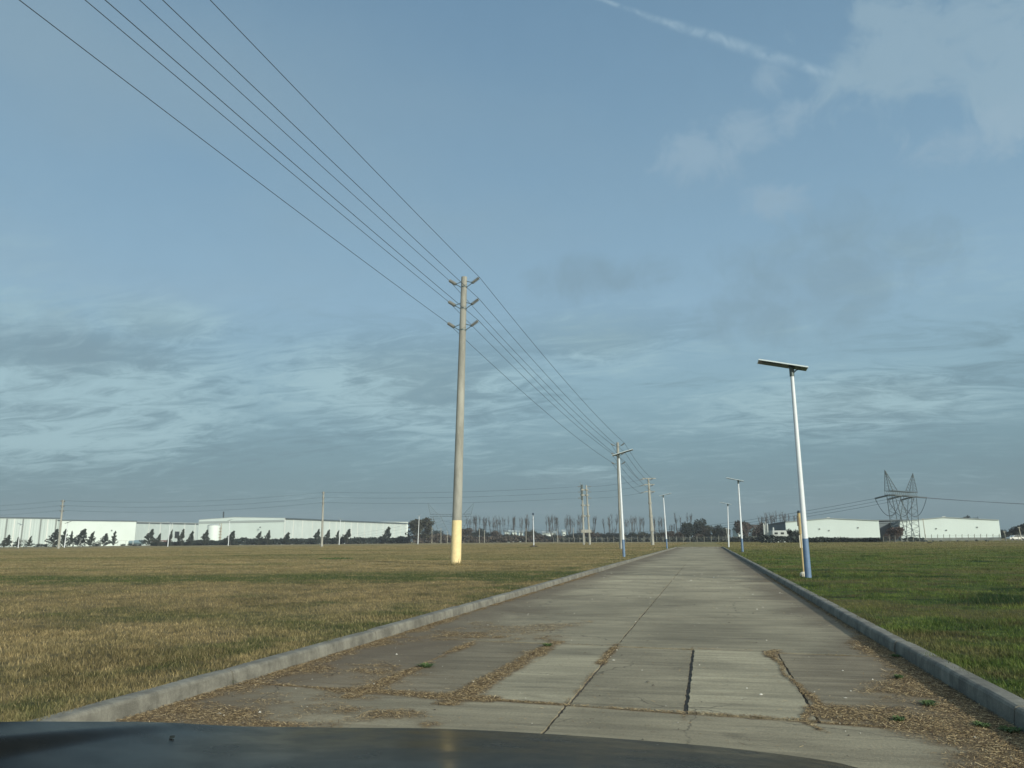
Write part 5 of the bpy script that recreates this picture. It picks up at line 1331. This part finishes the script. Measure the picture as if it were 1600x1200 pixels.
for i, (px, pyt) in enumerate([(675, 825), (689, 826), (699, 831), (749, 827), (757, 829), (822, 826), (871, 828), (896, 826)]):
    slim_post(px, 395, pyt, f'{ORD[i]} slim pale post from the left before the far tree belt', r=.13)
slim_post(1137.5, 255, 826, 'slim post just left of the third right lamp', r=.12, pxt=1135)
slim_post(1595.5, 195, 824, 'slim post at the right edge before the dark trees', pxt=1592)
slim_post(1571, 198, 831, 'short slim post at the right end of the last warehouse', pxt=1569)
slim_post(1446, 192, 811, 'grey post before the left part of the last warehouse', pxt=1442)
bpy.data.objects[-1:] if False else None

# ------------------------------------------------------------------ the car we look over
def carp():
    mt = bpy.data.materials.new('car_paint_dark'); mt.use_nodes = True; t = NT(mt.node_tree); b = t.n['Principled BSDF']
    tc = t.new('ShaderNodeTexCoord').outputs['Object']
    b.inputs['Base Color'].default_value = (0.030, 0.038, 0.045, 1); b.inputs['Roughness'].default_value = 0.42; b.inputs['Specular IOR Level'].default_value = 0.035
    n = t.noise(t.mapping(tc, scale=(3, 3, 3)), 2.2, 5, 0.6)
    t.put(b.inputs['Roughness'], t.smooth(n, 0.3, 0.7, 0.16, 0.28))
    dust = t.smooth(t.noise(tc, 7, 6, .65), .35, .8)
    t.put(b.inputs['Base Color'], t.mix(t.math('MULTIPLY', dust, .35), (0.006, 0.007, 0.0065), (0.026, 0.026, 0.021)))
    return mt
M['carpaint'] = carp()
carroot = thing('car', (FH * 1.3 + Vector((0, 0, 0.0))), 'dark blue grey car bonnet across the bottom of the view', 'car')
edge_px = [(-420, 1160, .95), (-220, 1138, 1.10), (0, 1128, 1.40), (120, 1127.5, 1.55), (250, 1128.5, 1.72), (370, 1134.5, 1.85), (500, 1136.5, 1.93), (700, 1139, 1.97), (900, 1149.5, 1.97), (1100, 1165, 1.93), (1200, 1176, 1.90), (1300, 1190, 1.84), (1345, 1202, 1.79), (1400, 1222, 1.70)]
E_ = [up(a, b_, d) for a, b_, d in edge_px]
def cr_spline(P, n):
    out = []
    for i in range(len(P) - 1):
        p0, p1, p2, p3 = P[max(i - 1, 0)], P[i], P[i + 1], P[min(i + 2, len(P) - 1)]
        for k in range(n):
            t = k / n; out.append(0.5 * ((2 * p1) + (p2 - p0) * t + (2 * p0 - 5 * p1 + 4 * p2 - p3) * t * t + (3 * p1 - p0 - 3 * p2 + p3) * t ** 3))
    out.append(P[-1]); return out
E_ = cr_spline(E_, 14); nE = len(E_)
def lat(p): return p.x * RH.x + p.y * RH.y
def surf(i, t):
    """bonnet surface: t=0 at the windscreen cowl, 1 at the leading edge, >1 the nose"""
    e = E_[i]; le = lat(e); c0 = RH * (le * .93) + FH * .55 + Zv * (1.085 - .05 * (le / .9) ** 2)
    if t <= 1:
        p = c0.lerp(e, t); p.z += .035 * sin(pi * t) * (1 - .3 * t)
        # crease between wing and bonnet
        lp = lat(p); d = (-.66 - (1 - t) * .42 - lp) / .07; d = max(0.0, min(1.0, d)); d = d * d * (3 - 2 * d)
        p.z += .022 * d * min(1.0, (1 - t) * 3.0)
        d = le - .60; p.z += .004 * math.exp(-(d / .05) ** 2) * (1 - t) ** .5
        return p
    u = t - 1; out = Vector((e.x, e.y, 0)).normalized()
    prof = [(0, 0), (.05, -.02), (.10, -.07), (.13, -.14), (.15, -.25), (.19, -.36), (.20, -.48), (.16, -.60)]
    k = min(u * (len(prof) - 1), len(prof) - 1.001); a = int(k); f = k - a; dx = prof[a][0] * (1 - f) + prof[a + 1][0] * f; dz_ = prof[a][1] * (1 - f) + prof[a + 1][1] * f
    return e + out * dx + Zv * dz_
mb = MB(); NT_ = 30; ts = [i / NT_ for i in range(NT_ + 1)] + [1 + i / 12 for i in range(1, 13)]
for t in ts:
    for i in range(nE): mb.v.append(tuple(surf(i, t)))
for j in range(NT_):
    for i in range(nE - 1): a = j * nE + i; mb.f.append((a, a + 1, a + nE + 1, a + nE))
hood = MB(); hood.v = mb.v[:(NT_ + 1) * nE]; hood.f = mb.f; ho = hood.build('bonnet', M['carpaint'], carroot, smooth=True)
nose = MB(); nose.v = mb.v[NT_ * nE:]
for j in range(12):
    for i in range(nE - 1): a = j * nE + i; nose.f.append((a, a + 1, a + nE + 1, a + nE))
nose.build('nose', M['carpaint'], carroot, smooth=True)
nz = MB(); p = up(271, 1157, 1.35); nzz = MB(); q = None
for i in range(nE):
    for t in ts[:NT_ + 1]:
        s__ = surf(i, t); v = s__ - Vector((0, 0, CAM_H)); dd = v.dot(CF); X_, Y_ = 800 + FPX * v.dot(CR) / dd, 600 - FPX * v.dot(CU) / dd
        e2 = (X_ - 271) ** 2 + (Y_ - 1156) ** 2
        if q is None or e2 < q[0]: q = (e2, s__)
nz.box(q[1] + Zv * .003, (.007, .006, .004)); nz.build('washer_jet', M['black'], carroot)
for li in (-.72, .72):
    hl = MB(); i = min(range(nE), key=lambda k: abs(lat(E_[k]) - li)); c_ = surf(i, 1.55); hl.tube([c_ - FH * .04, c_ + FH * .03], [.12, .10], 16); hl.build('headlight', M['alu'], carroot)
    wh = MB(); wc_ = RH * (li * 1.12) + FH * 1.15 + Zv * .34; wh.tube([wc_ - RH * .11, wc_ + RH * .11], .34, 24); wo_ = wh.build('wheel', M['black'], carroot)
    rm = MB(); sg = 1 if li > 0 else -1; rm.tube([wc_ + RH * .112 * sg, wc_ + RH * .118 * sg], .20, 18); rm.build('rim', M['alu'], wo_)
gr = MB(); i = min(range(nE), key=lambda k: abs(lat(E_[k]))); c_ = surf(i, 1.7) + FH * .03
for k in range(5): gr.box(c_ + Zv * (k * .045 - .09), (.8, .02, .018), (RH, FH, Zv))
gr.build('grille', M['black'], carroot)
cw = MB(); cw.box(FH * .48 + Zv * 1.05, (1.5, .14, .03), (RH, FH, Zv)); cw.build('cowl', M['black'], carroot)

# ------------------------------------------------------------------ the air
hz = MB(); hz.box((0, 50, 29.0), (2900, 2900, 60))
hm = bpy.data.materials.new('haze_air'); hm.use_nodes = True; hm.node_tree.nodes.clear(); ht = NT(hm.node_tree)
ho_ = ht.new('ShaderNodeOutputMaterial'); pv = ht.new('ShaderNodeVolumePrincipled'); pv.inputs['Color'].default_value = (.82, .92, 1.0, 1); pv.inputs['Density'].default_value = 0.00022
ht.l.new(pv.outputs[0], ho_.inputs['Volume'])
hzo = hz.build('haze', hm); tag(hzo, kind='stuff')
